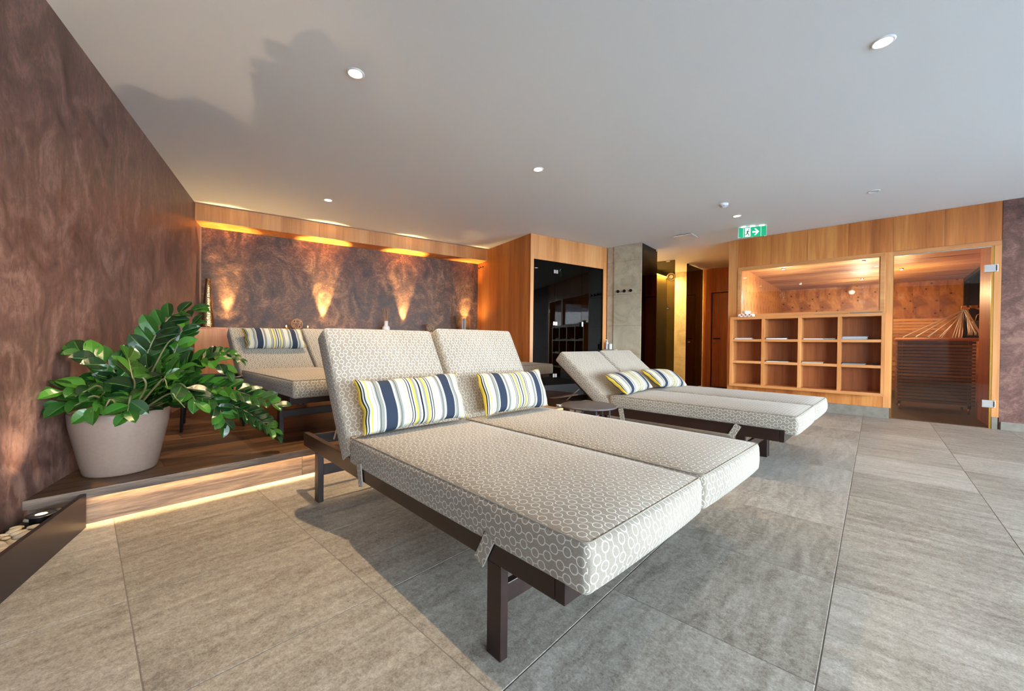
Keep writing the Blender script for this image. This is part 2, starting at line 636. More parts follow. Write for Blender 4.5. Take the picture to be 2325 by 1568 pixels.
# ------------------------------------------------------------------ floor
fl = box_obj('floor', -6, 9, -5, 13, -.08, -.0014, 'grout')
tag(fl, kind='structure')
TA, TB = .5915, .606
aax, bax = Vector((math.sin(R(-47.4)), math.cos(R(-47.4)))), Vector((math.sin(R(42.6)), math.cos(R(42.6))))
hx, hy = TA / 2 - .0016, TB / 2 - .0014
tm = MB()
tm.box(-hx, hx, -hy, hy, -.012, -.0012)
b_ = .0012
tm.quad([(-hx + b_, -hy + b_, 0), (hx - b_, -hy + b_, 0), (hx - b_, hy - b_, 0), (-hx + b_, hy - b_, 0)])
for (p, q) in (((-1, -1), (1, -1)), ((1, -1), (1, 1)), ((1, 1), (-1, 1)), ((-1, 1), (-1, -1))):
    tm.quad([(p[0] * hx, p[1] * hy, -.0012), (q[0] * hx, q[1] * hy, -.0012), (q[0] * (hx - b_), q[1] * (hy - b_), 0), (p[0] * (hx - b_), p[1] * (hy - b_), 0)])
tile_me = tm.mesh('tile', 'floor_stone')
tile_me2 = tm.mesh('tile', 'floor_stone_cross')
tiles = []
for i in range(-14, 9):
    for j in range(-4, 20):
        c = aax * (.104 + (i + .5) * TA) + bax * (.106 + (j + .5) * TB)
        if c.y < -.2 or abs(c.x) > 1.35 * c.y + 1.1:
            continue
        if (c - S0).dot(Vector((math.sin(R(42.5)), math.cos(R(42.5))))) > 1.0 and c.x > 4.4 - 0.0:
            continue
        # under the platform
        e0 = Vector((-1.327, 2.645))
        nrm = (c - e0).x * .740 - (c - e0).y * .673
        al = (c - e0).x * .673 + (c - e0).y * .740
        if nrm < -.75 and al < 4.2 and c.x < 1.0:
            continue
        tiles.append((c.length, i, j, c))
tiles.sort(key=lambda q: q[0])
for _, i, j, c in tiles[:300]:
    o = put('tile', tile_me if i >= 0 else tile_me2, fl, (c.x, c.y, 0), math.atan2(aax.y, aax.x) + (0 if i >= 0 else 0))

# ------------------------------------------------------------------ ceiling
tag(box_obj('ceiling', -6, 9, -5, 13, CEIL, CEIL + .12, 'ceiling_paint'), kind='structure')

# ------------------------------------------------------------------ left wall


def wall(name, P0, P1, z0, z1, th, mat, side=1):
    P0, P1 = Vector(P0), Vector(P1)
    d = P1 - P0
    o = box_obj(name, 0, d.length, min(0, side * th), max(0, side * th), 0, z1 - z0, mat)
    o.location = (P0.x, P0.y, z0)
    o.rotation_euler = (0, 0, math.atan2(d.y, d.x))
    tag(o, kind='structure')
    return o


ld = Vector((math.sin(R(L_AZ)), math.cos(R(L_AZ))))
LBACK = LW - ld * 7.75
wall('wall_left', LBACK, LW + ld * .42, 0, CEIL, .15, 'plaster_left', 1)
# window wall to the right and behind the camera, with glazing
nW = Vector((.743, -.669))
tW = Vector((.669, .743))
WD = 3.2
W0 = nW * WD + tW * (-1.6)
WLEN = 9.2
PORTS = []
wn_ = 5
bay = WLEN / wn_
wmb = MB()
wroot = wall('wall_windows', W0, W0 + tW * WLEN, 0, .12, .2, 'ceiling_paint', -1)
hd = box_obj('wall_header', 0, WLEN, -.2, 0, 2.3 - 0, CEIL - 0, 'ceiling_paint', wroot)
for k_ in range(wn_ + 1):
    box_obj('pillar', max(0, k_ * bay - .09), min(WLEN, k_ * bay + .09), -.2, 0, .12, 2.3, 'ceiling_paint', wroot)
for k_ in range(wn_):
    x0, x1 = k_ * bay + .09, (k_ + 1) * bay - .09
    p = W0 + tW * x0
    wo = box_obj('window_%d' % (k_ + 1), 0, x1 - x0, -.13, -.124, .12, 2.3, 'clear_glass')
    wo.location = (p.x, p.y, 0)
    wo.rotation_euler = (0, 0, math.atan2(tW.y, tW.x))
    tag(wo, kind='structure')
    fm = MB()
    L_ = x1 - x0
    fm.box(0, .06, -.16, -.09, .12, 2.3).box(L_ - .06, L_, -.16, -.09, .12, 2.3).box(0, L_, -.16, -.09, .12, .18).box(0, L_, -.16, -.09, 2.24, 2.3)
    fm.build('window_frame', 'dark_metal', wo)
    ar = D.lights.new('window_portal', 'AREA')
    ar.shape = 'RECTANGLE'
    ar.size, ar.size_y = L_, 2.18
    ar.cycles.is_portal = True
    ao = D.objects.new('window_portal', ar)
    COL.objects.link(ao)
    c = W0 + tW * (x0 + L_ / 2) + nW * .25
    ao.location = (c.x, c.y, 1.21)
    ao.rotation_euler = Vector((-nW.x, -nW.y, 0)).to_track_quat('-Z', 'Y').to_euler()
wall('wall_behind', LBACK, W0, 0, CEIL, .15, 'plaster_right', -1)
for nm, a, b in (('light_block_right', W0 + tW * WLEN, Vector((9, 5.2))), ('light_block_east', Vector((9, 5.2)), Vector((9, 13))), ('light_block_back', Vector((9, 13)), Vector((-6, 13))),
                 ('light_block_west', Vector((-6, 13)), Vector((-6, 4))), ('light_block_left', Vector((-6, 4)), LW + ld * .3)):
    wall(nm, a, b, 0, CEIL, .1, 'light_block_matte', 1)  # unseen outer shell, added to stop sky light leaking in
tr = box_obj('ground', -40, 40, -60, 20, -.6, -.3, 'bounce_paving')  # unseen outside plane, added to bounce sky light indoors
tag(tr, kind='structure')

# ------------------------------------------------------------------ platform
ea, en = Vector((.673, .740)), Vector((-.740, .673))       # along the step, into the platform
E0 = Vector((-1.327, 2.645))
t_wall = -1.26
PE = [E0 + ea * t_wall, E0 + ea * 2.35, E0 + ea * 2.35 + en * .355, Vector((.961, 5.679)), Vector((.45, 6.15)), frame_pt(B0, B_AZ, 4.0, .1), frame_pt(B0, B_AZ, -.06, .1)]
plat = empty('floor_platform', (0, 0, 0), kind='structure')
mb = MB()
top = [(p.x, p.y, PLAT - .012) for p in PE]
bot = [(p.x, p.y, 0) for p in PE]
ins = [(p.x + en.x * .022, p.y + en.y * .022) for p in PE[:4]] + [(p.x, p.y) for p in PE[4:]]
mb.quad([(x, y, PLAT - .013) for x, y in ins])
for k_ in range(len(ins)):
    a, b = ins[k_], ins[(k_ + 1) % len(ins)]
    if k_ in (0, 1, 2):
        continue
    mb.quad([(a[0], a[1], 0), (b[0], b[1], 0), (b[0], b[1], PLAT - .013), (a[0], a[1], PLAT - .013)])
mb.build('platform_body', 'black_paint', plat)


def clip_poly(poly, n, d, keep):
    """keep part of polygon where keep*(p.n - d) >= 0"""
    out = []
    m = len(poly)
    for i in range(m):
        a, b = poly[i], poly[(i + 1) % m]
        sa, sb = keep * (a.dot(n) - d), keep * (b.dot(n) - d)
        if sa >= 0:
            out.append(a)
        if (sa > 0 and sb < 0) or (sa < 0 and sb > 0):
            out.append(a + (b - a) * (sa / (sa - sb)))
    return out


PWD = .19
rz_deck = math.atan2(ea.y, ea.x)
# convex pieces of the platform outline: main area and the part behind the jog
conv1 = [PE[0], PE[1], E0 + ea * 2.35 + en * 3.2, PE[6] + en * .6 - ea * .3, PE[6]]
lim = [Vector(p) for p in PE]
for k_ in range(22):
    d0, d1 = E0.dot(en) + k_ * PWD, E0.dot(en) + (k_ + 1) * PWD - .0018
    # strip clipped against the full outline: outline is convex except the jog, so clip two convex pieces
    main = [PE[0], PE[1], PE[1] + en * 4.2, PE[0] + en * 4.2]
    far = [PE[2], PE[3], PE[3] + en * 3.9, PE[2] + en * 3.9]
    for pi_, poly in enumerate((main, far)):
        poly = clip_poly(poly, en, d0, 1)
        if len(poly) > 2:
            poly = clip_poly(poly, en, d1, -1)
        # left wall
        ln = Vector((ld.y, -ld.x))
        if len(poly) > 2:
            poly = clip_poly(poly, ln, LW.dot(ln), 1)
        bn = frame_pt((0, 0), B_AZ, 0, 1)
        if len(poly) > 2:
            poly = clip_poly(poly, bn, frame_pt(B0, B_AZ, 0, .03).dot(bn), -1)
        if pi_ == 1 and len(poly) > 2:
            gn = frame_pt((0, 0), G_AZ, 0, 1)
            poly = clip_poly(poly, gn, frame_pt(G0, G_AZ, 0, .03).dot(gn), -1) if True else poly
        if len(poly) < 3:
            continue
        # boards of about 1.8 m, staggered
        amin, amax = min(p.dot(ea) for p in poly), max(p.dot(ea) for p in poly)
        st = amin - ((k_ * 1.37) % 1.8)
        while st < amax:
            q = clip_poly(clip_poly(poly, ea, st, 1) or poly, ea, st + 1.798, -1)
            st += 1.8
            if len(q) < 3:
                continue
            c = sum(q, Vector((0, 0))) / len(q)
            m2 = MB()
            loc = [Vector(((p - c).dot(ea), (p - c).dot(en))) for p in q]
            ar_ = abs(sum(loc[i].x * loc[(i + 1) % len(loc)].y - loc[(i + 1) % len(loc)].x * loc[i].y for i in range(len(loc)))) / 2
            if ar_ < .004:
                continue
            m2.quad([(p.x, p.y, 0) for p in loc])
            for i in range(len(loc)):
                a, b = loc[i], loc[(i + 1) % len(loc)]
                m2.quad([(a.x, a.y, -.012), (b.x, b.y, -.012), (b.x, b.y, 0), (a.x, a.y, 0)])
            o = m2.build('plank', 'deck_wood', plat)
            o.location = (c.x, c.y, PLAT)
            o.rotation_euler = (0, 0, rz_deck)
# nosing, riser and LED under the nosing: main run and the set-back run
for (P, L_, X0_) in ((PE[0], (PE[1] - PE[0]).length, .245), (PE[2], (PE[3] - PE[2]).length, .02)):
    fr = empty('step_edge', (P.x, P.y, 0), rz_deck)
    fr.parent = plat
    box_obj('nosing', 0, L_, -.004, .012, PLAT - .042, PLAT + .0005, 'riser_wood', fr, .0015)
    n_r = max(1, round(L_ / 1.24))
    for q in range(n_r):
        o = box_obj('riser', 0, L_ / n_r - .002, 0, .02, 0, PLAT - .014, 'riser_wood', fr)
        o.location = (q * L_ / n_r, .030, 0)
    ml = MB()
    ml.quad([(X0_, .014, PLAT - .015), (L_, .014, PLAT - .015), (L_, .028, PLAT - .015), (X0_, .028, PLAT - .015)])
    ml.build('led_strip', 'led_line', fr)
    ar = D.lights.new('step_led', 'AREA')
    ar.shape = 'RECTANGLE'
    ar.size, ar.size_y = L_ - X0_, .012
    ar.energy = P_LED_STEP * L_ / 4
    ar.color = (1, .66, .32)
    ao = D.objects.new('step_led_light', ar)
    COL.objects.link(ao)
    ao.parent = fr
    ao.location = ((L_ + X0_) / 2, .021, PLAT - .018)
box_obj('side_riser', 0, .1, 0, .02, 0, .01, 'black_paint', plat).location = (0.9, 5.9, 0)

# ------------------------------------------------------------------ back wall, cornice, ledge
bw = box_obj('wall_back', -.12, 4.35, .34, .46, 0, CEIL, 'plaster_back')
bw.location = (B0.x, B0.y, 0)
bw.rotation_euler = (0, 0, az_rot(B_AZ))
tag(bw, kind='structure')
cor = empty('trim_1', (B0.x, B0.y, 0), az_rot(B_AZ), kind='structure')
npan = 6
for k_ in range(npan):
    w_ = 3.985 / npan
    o = box_obj('panel', 0, w_ - .0015, 0, .02, 0, CEIL - 2.305 - .002, 'veneer_light', cor)
    o.location = (k_ * w_, 0, 2.305)
o = box_obj('soffit', 0, 3.985, .02, .34, 2.305, 2.325, 'veneer', cor)
o = box_obj('return_strip', .0, .02, .30, .34, PLAT, 2.305, 'plaster_back', cor)
led = empty('ledge_cabinet', (B0.x, B0.y, PLAT), az_rot(B_AZ), label='long low veneered ledge cabinet along the back wall under the cornice', cat='cabinet')
for k_ in range(6):
    w_ = 3.96 / 6
    o = box_obj('panel', 0, w_ - .0015, .0, .02, 0, .845, 'veneer', led)
    o.location = (k_ * w_, 0, 0)
box_obj('top', 0, 3.96, .0, .338, .845, .867, 'veneer', led, .001)
LEDGE = PLAT + .867
# ------------------------------------------------------------------ cabin box with the black glass front
gbx = empty('sauna_cabin', (G0.x, G0.y, 0), az_rot(G_AZ), label='tall veneered cabin with a black glass front between back wall and stone pillar', cat='cabin')
# side wall facing left (runs back along az 146.4 reversed)
sd = R(146.4)
sv = Vector((-math.sin(sd), -math.cos(sd)))     # from corner to the back
rot_s = math.atan2(sv.y, sv.x) - az_rot(G_AZ)
for k_ in range(4):
    w_ = 1.95 / 4
    o = box_obj('panel', 0, w_ - .0012, -.04, 0, PLAT if k_ >= 0 else 0, CEIL - .002, 'veneer', gbx)
    o.location = (math.cos(rot_s) * k_ * w_, math.sin(rot_s) * k_ * w_, 0)
    o.rotation_euler = (0, 0, rot_s)
box_obj('corner_post', 0, .058, -.001, .05, PLAT, CEIL - .002, 'veneer_light', gbx, .001)
box_obj('right_post', 1.497, 1.574, -.001, .05, .0, CEIL - .002, 'veneer_light', gbx, .001)
for k_ in range(3):
    w_ = 1.439 / 3
    o = box_obj('header_panel', 0, w_ - .0012, .0, .05, 2.14, CEIL - .002, 'veneer_light', gbx)
    o.location = (.058 + k_ * w_, 0, 0)
box_obj('plinth', .058, 1.497, .0, .05, 0, .25, 'black_metal', gbx)
box_obj('fixed_glass', .06, .474, .012, .020, .252, 2.139, 'black_glass', gbx)
gd = box_obj('glass_door', .480, 1.02, .012, .020, .252, 2.139, 'black_glass', gbx)
box_obj('fixed_glass', 1.026, 1.495, .012, .020, .252, 2.139, 'black_glass', gbx)
for z in (1.987, 1.193, .395):
    for dx in (-.04, .004):
        box_obj('hinge', .477 + dx, .477 + dx + .036, -.004, .012, z - .028, z + .028, 'chrome', gd, .002)
box_obj('handle', 1.0, 1.03, -.03, .012, 1.16, 1.235, 'chrome', gd, .004)
# dark interior
box_obj('inner_back', .03, 1.55, 1.25, 1.27, 0, CEIL - .01, 'black_paint', gbx)
box_obj('inner_side', 1.55, 1.57, .05, 1.27, 0, CEIL - .01, 'black_paint', gbx)
box_obj('inner_bench', .1, 1.5, .75, 1.25, .6, .64, 'slat_wood', gbx)
# hooks on cabin side
for k_, (px_, py_) in enumerate(((1088.5, 609), (1093, 607), (1098, 605.5))):
    d = ray(px_, py_)
    n_ = Vector((math.cos(sd), -math.sin(sd)))
    t__ = n_.dot(G0) / n_.dot(d.xy)
    p = Vector((d.x * t__, d.y * t__, CAM_H + d.z * t__))
    h_ = empty('wall_hook', (p.x, p.y, p.z), math.atan2(-n_.y, -n_.x) if True else 0, label='small dark hook high on the cabin side wall, %s of the three' % ('leftmost', 'middle', 'rightmost')[k_], cat='hook', group='dark hooks on the cabin side')
    sgn = -1 if n_.dot(Vector((0, 0)) - G0) < 0 else 1
    dirv = Vector((n_.x, n_.y)) * (1 if n_.dot(-G0) > 0 else -1)
    h_.rotation_euler = (0, 0, math.atan2(dirv.y, dirv.x))
    MB().tube([(0, 0, 0), (.012, 0, 0)], .006, 10).build('stem', 'black_metal', h_)
    MB().tube([(.012, 0, 0), (.018, 0, 0)], .014, 14).build('knob', 'black_metal', h_)

# ------------------------------------------------------------------ stone pillar
ST0 = frame_pt(G0, G_AZ, 1.574)
st_end = Vector((2.04, 6.27))
sv2 = (st_end - ST0)
st_az = math.degrees(math.atan2(sv2.x, sv2.y))
pil = empty('wall_pillar', (ST0.x, ST0.y, 0), az_rot(st_az), kind='structure')
PL = sv2.length
box_obj('pillar_core', 0.0, PL - .02, .022, .55, 0, CEIL, 'grout', pil)
zs = [0, .25, .73, 1.19, 1.70, 2.24, CEIL]
for a, b in zip(zs[:-1], zs[1:]):
    box_obj('stone_slab', .13, PL, 0, .022, a + .0015, b - .0015, 'wall_stone', pil, .001)
    box_obj('stone_slab', .002, .127, .02, .04, a + .0015, b - .0015, 'wall_stone', pil, .001)
for k_, x in enumerate((.225, .335, .445)):
    h_ = empty('robe_hook', frame_pt(ST0, st_az, x).to_3d() + Vector((0, 0, 1.75)), az_rot(st_az), label='round black robe hook on the stone pillar, %s of the row' % ('left', 'middle', 'right')[k_], cat='hook', group='robe hooks on the stone pillar')
    MB().tube([(0, 0, 0), (0, -.03, 0)], .009, 10).build('stem', 'chrome', h_)
    MB().tube([(0, -.03, 0), (0, -.045, 0)], .024, 18).build('knob', 'black_metal', h_)
# shelf with soap
sh_p = frame_pt(ST0, st_az, .09, -.0)
shf = empty('wall_shelf', (sh_p.x, sh_p.y, .80), az_rot(st_az), label='small shelf on the narrow stone strip holding soap bottle and cup', cat='shelf')
box_obj('board', -.08, .12, -.10, .018, -.015, 0, 'wall_stone', shf, .002)
bt = empty('soap_bottle', frame_pt(ST0, st_az, .045, -.05).to_3d() + Vector((0, 0, .80)), 0, label='grey soap bottle with white pump top by the stone pillar', cat='bottle')
MB().lathe([(0, 0), (.022, 0), (.023, .004), (.023, .105), (.016, .118), (.009, .122), (.009, .13), (0, .13)], 20).build('body', 'white_ceramic', bt)
MB().lathe([(0, .13), (.012, .13), (.012, .142), (.004, .143), (.004, .158), (0, .158)], 14).tube([(0, 0, .158), (-.028, -.005, .156)], .005, 8).build('pump', 'white_plastic', bt)
cpp = empty('cup', frame_pt(ST0, st_az, .105, -.05).to_3d() + Vector((0, 0, .80)), 0, label='plain white cup beside the soap bottle', cat='cup')
MB().lathe([(0, 0), (.028, 0), (.030, .004), (.031, .088), (.028, .088), (.026, .008), (0, .008)], 22).build('body', 'white_ceramic', cpp)

# ------------------------------------------------------------------ shower corner, corridor
def gpanel(name, P, Q, z0, z1, mat, label, th=.01):
    P, Q = Vector(P), Vector(Q)
    d = Q - P
    g_ = empty(name, (P.x, P.y, 0), math.atan2(d.y, d.x), label=label, cat='glass panel')
    box_obj('pane', 0, d.length, -th / 2, th / 2, z0, z1, mat, g_)
    return g_, d.length


g1, l1 = gpanel('glass_partition', st_end + Vector((.01, .01)), (2.464, 6.773), .01, CEIL - .012, 'shower_glass_dark', 'dark bronze glass partition standing against the stone pillar')
box_obj('clamp', l1 - .09, l1 - .04, -.016, .016, CEIL - .045, CEIL - .002, 'chrome', g1, .002)
g2, l2 = gpanel('glass_partition', (2.58, 7.85), (3.075, 7.50), .01, CEIL - .012, 'shower_glass', 'olive tinted glass partition crossing the shower in the middle of the recess')
box_obj('clamp', l2 - .16, l2 - .09, -.016, .016, CEIL - .045, CEIL - .002, 'chrome', g2, .002)
g3, l3 = gpanel('glass_partition', (3.464, 7.871), (4.08, 8.50), .01, CEIL - .012, 'shower_glass_dark', 'dark glass partition next to the lit stone strip and the corridor wall')
box_obj('clamp', .03, .09, -.016, .016, CEIL - .045, CEIL - .002, 'black_metal', g3, .002)
box_obj('knob', .1, .125, -.03, .03, .93, .955, 'brass', g3, .004)
# far wall plane: stone left, wood right
FW = Vector((3.646, 8.933))
fdir = Vector((.743, -.669))
fw1 = empty('wall_shower', (FW.x, FW.y, 0), math.atan2(fdir.y, fdir.x), kind='structure')
box_obj('wall_core', -1.6, .62, .02, .1, 0, CEIL, 'grout', fw1)
zs2 = [0, .6, 1.2, 1.8, 2.4, CEIL]
for a, b in zip(zs2[:-1], zs2[1:]):
    for x0, x1 in ((-1.6, -.9), (-.9, -.17), (-.17, .62)):
        box_obj('stone_slab', x0 + .0015, x1 - .0015, 0, .02, a + .0015, b - .0015, 'wall_stone', fw1)
lwS = Vector((3.526, 9.04)) - Vector((.673, .74)) * 2.6
swl = wall('wall_shower_side', lwS, Vector((3.526, 9.04)), 0, CEIL, .1, 'wall_stone', 1)
cv = empty('shower_light_strip', (lwS.x, lwS.y, 0), math.atan2(.74, .673), label='warm glowing light line high on the shower side wall', cat='light strip')
box_obj('profile', .2, 2.55, -.07, -.002, 2.40, 2.42, 'steel', cv)
box_obj('diffuser', .2, 2.55, -.068, -.006, 2.392, 2.399, 'led_shower', cv)
ar = D.lights.new('shower_led', 'AREA')
ar.shape = 'RECTANGLE'
ar.size, ar.size_y = 2.3, .05
ar.energy = 42
ar.color = (1, .60, .20)
ao = D.objects.new('shower_led_light', ar)
COL.objects.link(ao)
ao.parent = cv
ao.location = (1.4, -.05, 2.385)
# ring fitting
rp = at_y(1524, 628, 7.35)
rg = empty('ring_fitting', rp, R(-8), label='round brass ring fitting hanging at the edge of the olive glass', cat='fixture')
MB().tube([(.062 * math.cos(a * math.pi / 14), 0, .062 * math.sin(a * math.pi / 14)) for a in range(28)], .016, 10, closed=True).build('ring', 'brass', rg)
MB().tube([(0, .012, 0), (0, -.008, 0)], .036, 24).build('disc', 'brass', rg)
MB().tube([(.05, 0, 0), (.075, .02, 0)], .010, 8).build('bracket', 'brass', rg)
bp_ = at_y(1516, 700, 7.5)
bo = empty('push_button', bp_, R(-35), label='small chrome push button plate in the lit shower stall', cat='button')
box_obj('plate', -.022, .022, -.004, .004, -.022, .022, 'black_metal', bo, .002)
box_obj('button', -.014, .014, -.012, -.004, -.006, .006, 'chrome', bo, .002)
# wood part of far wall with door
cw = empty('wall_corridor', (FW.x, FW.y, 0), math.atan2(fdir.y, fdir.x), kind='structure')


def on_plane(px_, py_, P, dirv, off=0):
    n_ = Vector((-dirv[1], dirv[0]))
    d = ray(px_, py_)
    t = (n_.dot(P) + off) / n_.dot(d.xy)
    q = Vector((d.x * t, d.y * t))
    return (q - P).dot(dirv), CAM_H + d.z * t


dx0, dz = on_plane(1615, 664, FW, fdir)
dx1, _ = on_plane(1655, 660, FW, fdir)
box_obj('panel', .622, dx0 - .10, 0, .05, 0, CEIL, 'veneer', cw)
box_obj('panel', dx0 - .098, dx0, 0, .05, 0, CEIL, 'veneer', cw)
CE = 1.63
box_obj('panel', dx0, CE, 0, .05, dz, CEIL, 'veneer', cw)
dr = empty('door_1', (FW.x, FW.y, 0), math.atan2(fdir.y, fdir.x), kind='structure')
box_obj('door_leaf', dx0 + .02, CE - .01, .025, .06, .01, dz - .02, 'veneer', dr, .002)
box_obj('door_rebate', dx0, CE, .062, .07, .0, dz, 'black_paint', dr)
MB().tube([(dx0 + .07, .025, 1.02), (dx0 + .07, -.04, 1.02), (dx0 + .20, -.04, 1.02)], .010, 8).build('door_handle', 'black_metal', dr)
MB().tube([(dx0 + .07, .026, .93), (dx0 + .07, .012, .93)], .022, 14).build('lock_rosette', 'brass', dr)
# corridor light
# ------------------------------------------------------------------ sauna
sw = empty('wall_sauna', (S0.x, S0.y, 0), az_rot(S_AZ), kind='structure')
TH = .06
box_obj('corner_post', 0, .13, 0, TH, .13, CEIL - .002, 'veneer_light', sw, .0015)
npn = 6
for k_ in range(npn):
    w_ = (2.70 - .13) / npn
    o = box_obj('header_panel', 0, w_ - .0014, 0, TH, 2.075, CEIL - .002, 'veneer', sw)
    o.location = (.13 + k_ * w_, 0, 0)
box_obj('panel', .13, .985, 0.002, TH, .13, 1.30, 'veneer', sw)
box_obj('panel', .987, 1.828, 0.002, TH, .13, 1.30, 'veneer', sw)
box_obj('window_post', 1.773, 1.845, -.001, TH, .13, 2.073, 'veneer_light', sw, .001)
box_obj('door_head', 1.845, 2.70, -.001, TH, 2.022, 2.073, 'veneer_edge', sw, .001)
box_obj('door_post', 2.648, 2.70, -.001, TH, .13, 2.021, 'veneer_light', sw, .001)
box_obj('post_foot', 2.652, 2.695, .004, TH, 0, .129, 'stone_trim', sw)
box_obj('end_wall', -.0, .04, TH, 4.4, 0, CEIL, 'veneer', sw)
bb = box_obj('baseboard_sauna', 0, 1.83, -.012, .03, 0, .129, 'stone_trim')
bb.location = (S0.x, S0.y, 0)
bb.rotation_euler = (0, 0, az_rot(S_AZ))
tag(bb, kind='structure')
wf = empty('window_sauna', (S0.x, S0.y, 0), az_rot(S_AZ), kind='structure')
for nm, a in (('frame_bar', (.13, 1.773, 2.03, 2.074)), ('frame_bar', (.13, 1.773, 1.302, 1.35)), ('frame_bar', (.13, .172, 1.35, 2.03)), ('frame_bar', (1.728, 1.773, 1.35, 2.03))):
    box_obj(nm, a[0], a[1], -.010, TH, a[2], a[3], 'veneer_edge', wf, .002)
for nm, a in (('glazing_bead', (.172, 1.728, 2.018, 2.03)), ('glazing_bead', (.172, 1.728, 1.35, 1.362)), ('glazing_bead', (.172, .184, 1.362, 2.018)), ('glazing_bead', (1.716, 1.728, 1.362, 2.018))):
    box_obj(nm, a[0], a[1], .0, .02, a[2], a[3], 'veneer_edge', wf, .001)
box_obj('window_pane', .17, 1.73, .024, .032, 1.35, 2.03, 'bronze_door_glass' if False else 'clear_glass', wf)
# glass door
gdo = empty('door_2', (S0.x, S0.y, 0), az_rot(S_AZ), kind='structure')
box_obj('door_pane', 1.850, 2.628, .012, .020, .012, 2.012, 'bronze_door_glass', gdo)
box_obj('door_seal', 1.845, 1.852, .0, .03, .0, 2.02, 'brass', gdo)
box_obj('door_seal', 2.630, 2.646, .0, .03, .0, 2.02, 'brass', gdo)
box_obj('door_seal', 1.85, 2.63, .006, .026, 2.012, 2.021, 'steel', gdo)
for z in (1.774, .274):
    box_obj('hinge', 2.575, 2.675, -.012, .012, z - .042, z + .042, 'steel', gdo, .004)
    box_obj('hinge_pin', 2.660, 2.669, -.016, -.012, z - .03, z + .03, 'dark_metal', gdo)
# interior
IH, IW, IDp = 2.18, 2.93, 4.35
sp_i = empty('sauna_interior', (S0.x, S0.y, 0), az_rot(S_AZ), kind='structure')
box_obj('inner_ceiling', .04, IW + .05, TH, IDp + .05, IH, IH + .03, 'pine_ceiling', sp_i)
nb = 8
for k_ in range(nb):
    w_ = (IW) / nb
    o = box_obj('panel', 0, w_ - .0015, 0, .03, .0, IH, 'knotty_pine', sp_i)
    o.location = (.04 + k_ * w_, IDp, 0)
for k_ in range(16):
    w_ = (IDp - TH) / 16
    o = box_obj('panel', 0, .02, 0, w_ - .002, 0, IH, 'knotty_pine', sp_i)
    o.location = (.041, TH + k_ * w_, 0)
box_obj('side_wall', IW, IW + .03, TH, 2.9, 0, IH, 'knotty_pine', sp_i)
box_obj('side_wall', IW, IW + .03, 2.9, IDp, 0, 1.0, 'knotty_pine', sp_i)
box_obj('inner_front', 2.65, 2.66, TH, .8, 0, IH, 'veneer_shaded', sp_i)  # darkened veneer paints this jamb as unlit
box_obj('inner_front', 2.66, IW, .79, .8, 0, IH, 'veneer', sp_i)
box_obj('window_bar', IW - .03, IW + .03, IDp - .07, IDp, 0, IH, 'black_metal', sp_i)
box_obj('window_bar', IW - .03, IW + .03, 2.2, IDp, IH - .06, IH, 'black_metal', sp_i)
box_obj('inner_floor', 0.04, IW, .03, IDp, 0.0, .004, 'dark_floor', sp_i)
# bench with slatted backrest
bench = empty('sauna_bench', frame_pt(S0, S_AZ, .08, 2.55).to_3d(), az_rot(S_AZ), label='slatted sauna bench with horizontal slat backrest behind the glass door', cat='bench')
for k_ in range(8):
    box_obj('seat_slat', 0, 2.5, .0 + k_ * .075, .06 + k_ * .075, .92, .95, 'slat_wood', bench, .004)
for k_ in range(6):
    box_obj('back_slat', 0, 2.5, .62, .645, 1.07 + k_ * .056, 1.112 + k_ * .056, 'slat_wood', bench, .003)
for k_ in range(6):
    box_obj('front_slat', 0, 2.5, .02, .04, .30 + k_ * .09, .36 + k_ * .09, 'slat_wood', bench, .003)
for x in (.1, 1.2, 2.35):
    box_obj('bracket', x, x + .04, .66, .70, 0.0, 1.40, 'slat_wood', bench)
    box_obj('bracket', x, x + .04, .04, .60, .85, .92, 'slat_wood', bench)
    box_obj('leg', x, x + .05, .05, .10, 0.0, .85, 'slat_wood', bench)
# heater guard: slatted enclosure on chrome feet
hg = empty('sauna_heater', frame_pt(S0, S_AZ, 1.93, 1.12).to_3d(), az_rot(S_AZ), label='sauna heater in a slatted wooden guard on chrome feet behind the glass door', cat='heater')
GW, GDp = .74, .62
for k_ in range(19):
    z = .12 + k_ * .0455
    box_obj('slat', 0, GW, 0, .016, z, z + .033, 'guard_wood', hg, .002)
    o = box_obj('slat', 0, .016, .018, GDp, z, z + .033, 'guard_wood', hg, .002)
for x, y in ((.03, .03), (GW - .05, .03), (.03, GDp - .05), (GW - .05, GDp - .05)):
    box_obj('guard_post', x - .012, x + .018, y - .012, y + .018, .08, .99, 'black_paint', hg)
    MB().tube([(x, y, 0), (x, y, .10)], .012, 10).build('foot', 'chrome', hg)
MB().tube([(-.02, .0, 1.0), (GW + .02, .0, 1.0)], .022, 12).build('top_rail', 'veneer_edge', hg)
MB().tube([(.0, .02, 1.0), (.0, GDp, 1.0)], .022, 12).build('top_rail', 'veneer_edge', hg)
box_obj('heater_body', .06, GW - .04, .06, GDp - .04, .14, .96, 'black_metal', hg, .01)
for k_ in range(46):
    rr = random.uniform(.03, .05)
    m3 = MB()
    m3.lathe([(0, -rr), (rr * .7, -rr * .72), (rr, -rr * .1), (rr * .8, rr * .5), (rr * .3, rr * .8), (0, rr * .85)], 6, smooth=False)
    o = m3.build('heater_stone', 'stone_rock', hg)
    o.location = (.10 + random.random() * (GW - .2), .1 + random.random() * (GDp - .2), .965 + random.random() * .03)
    o.rotation_euler = (random.random() * 3, random.random() * 3, 0)
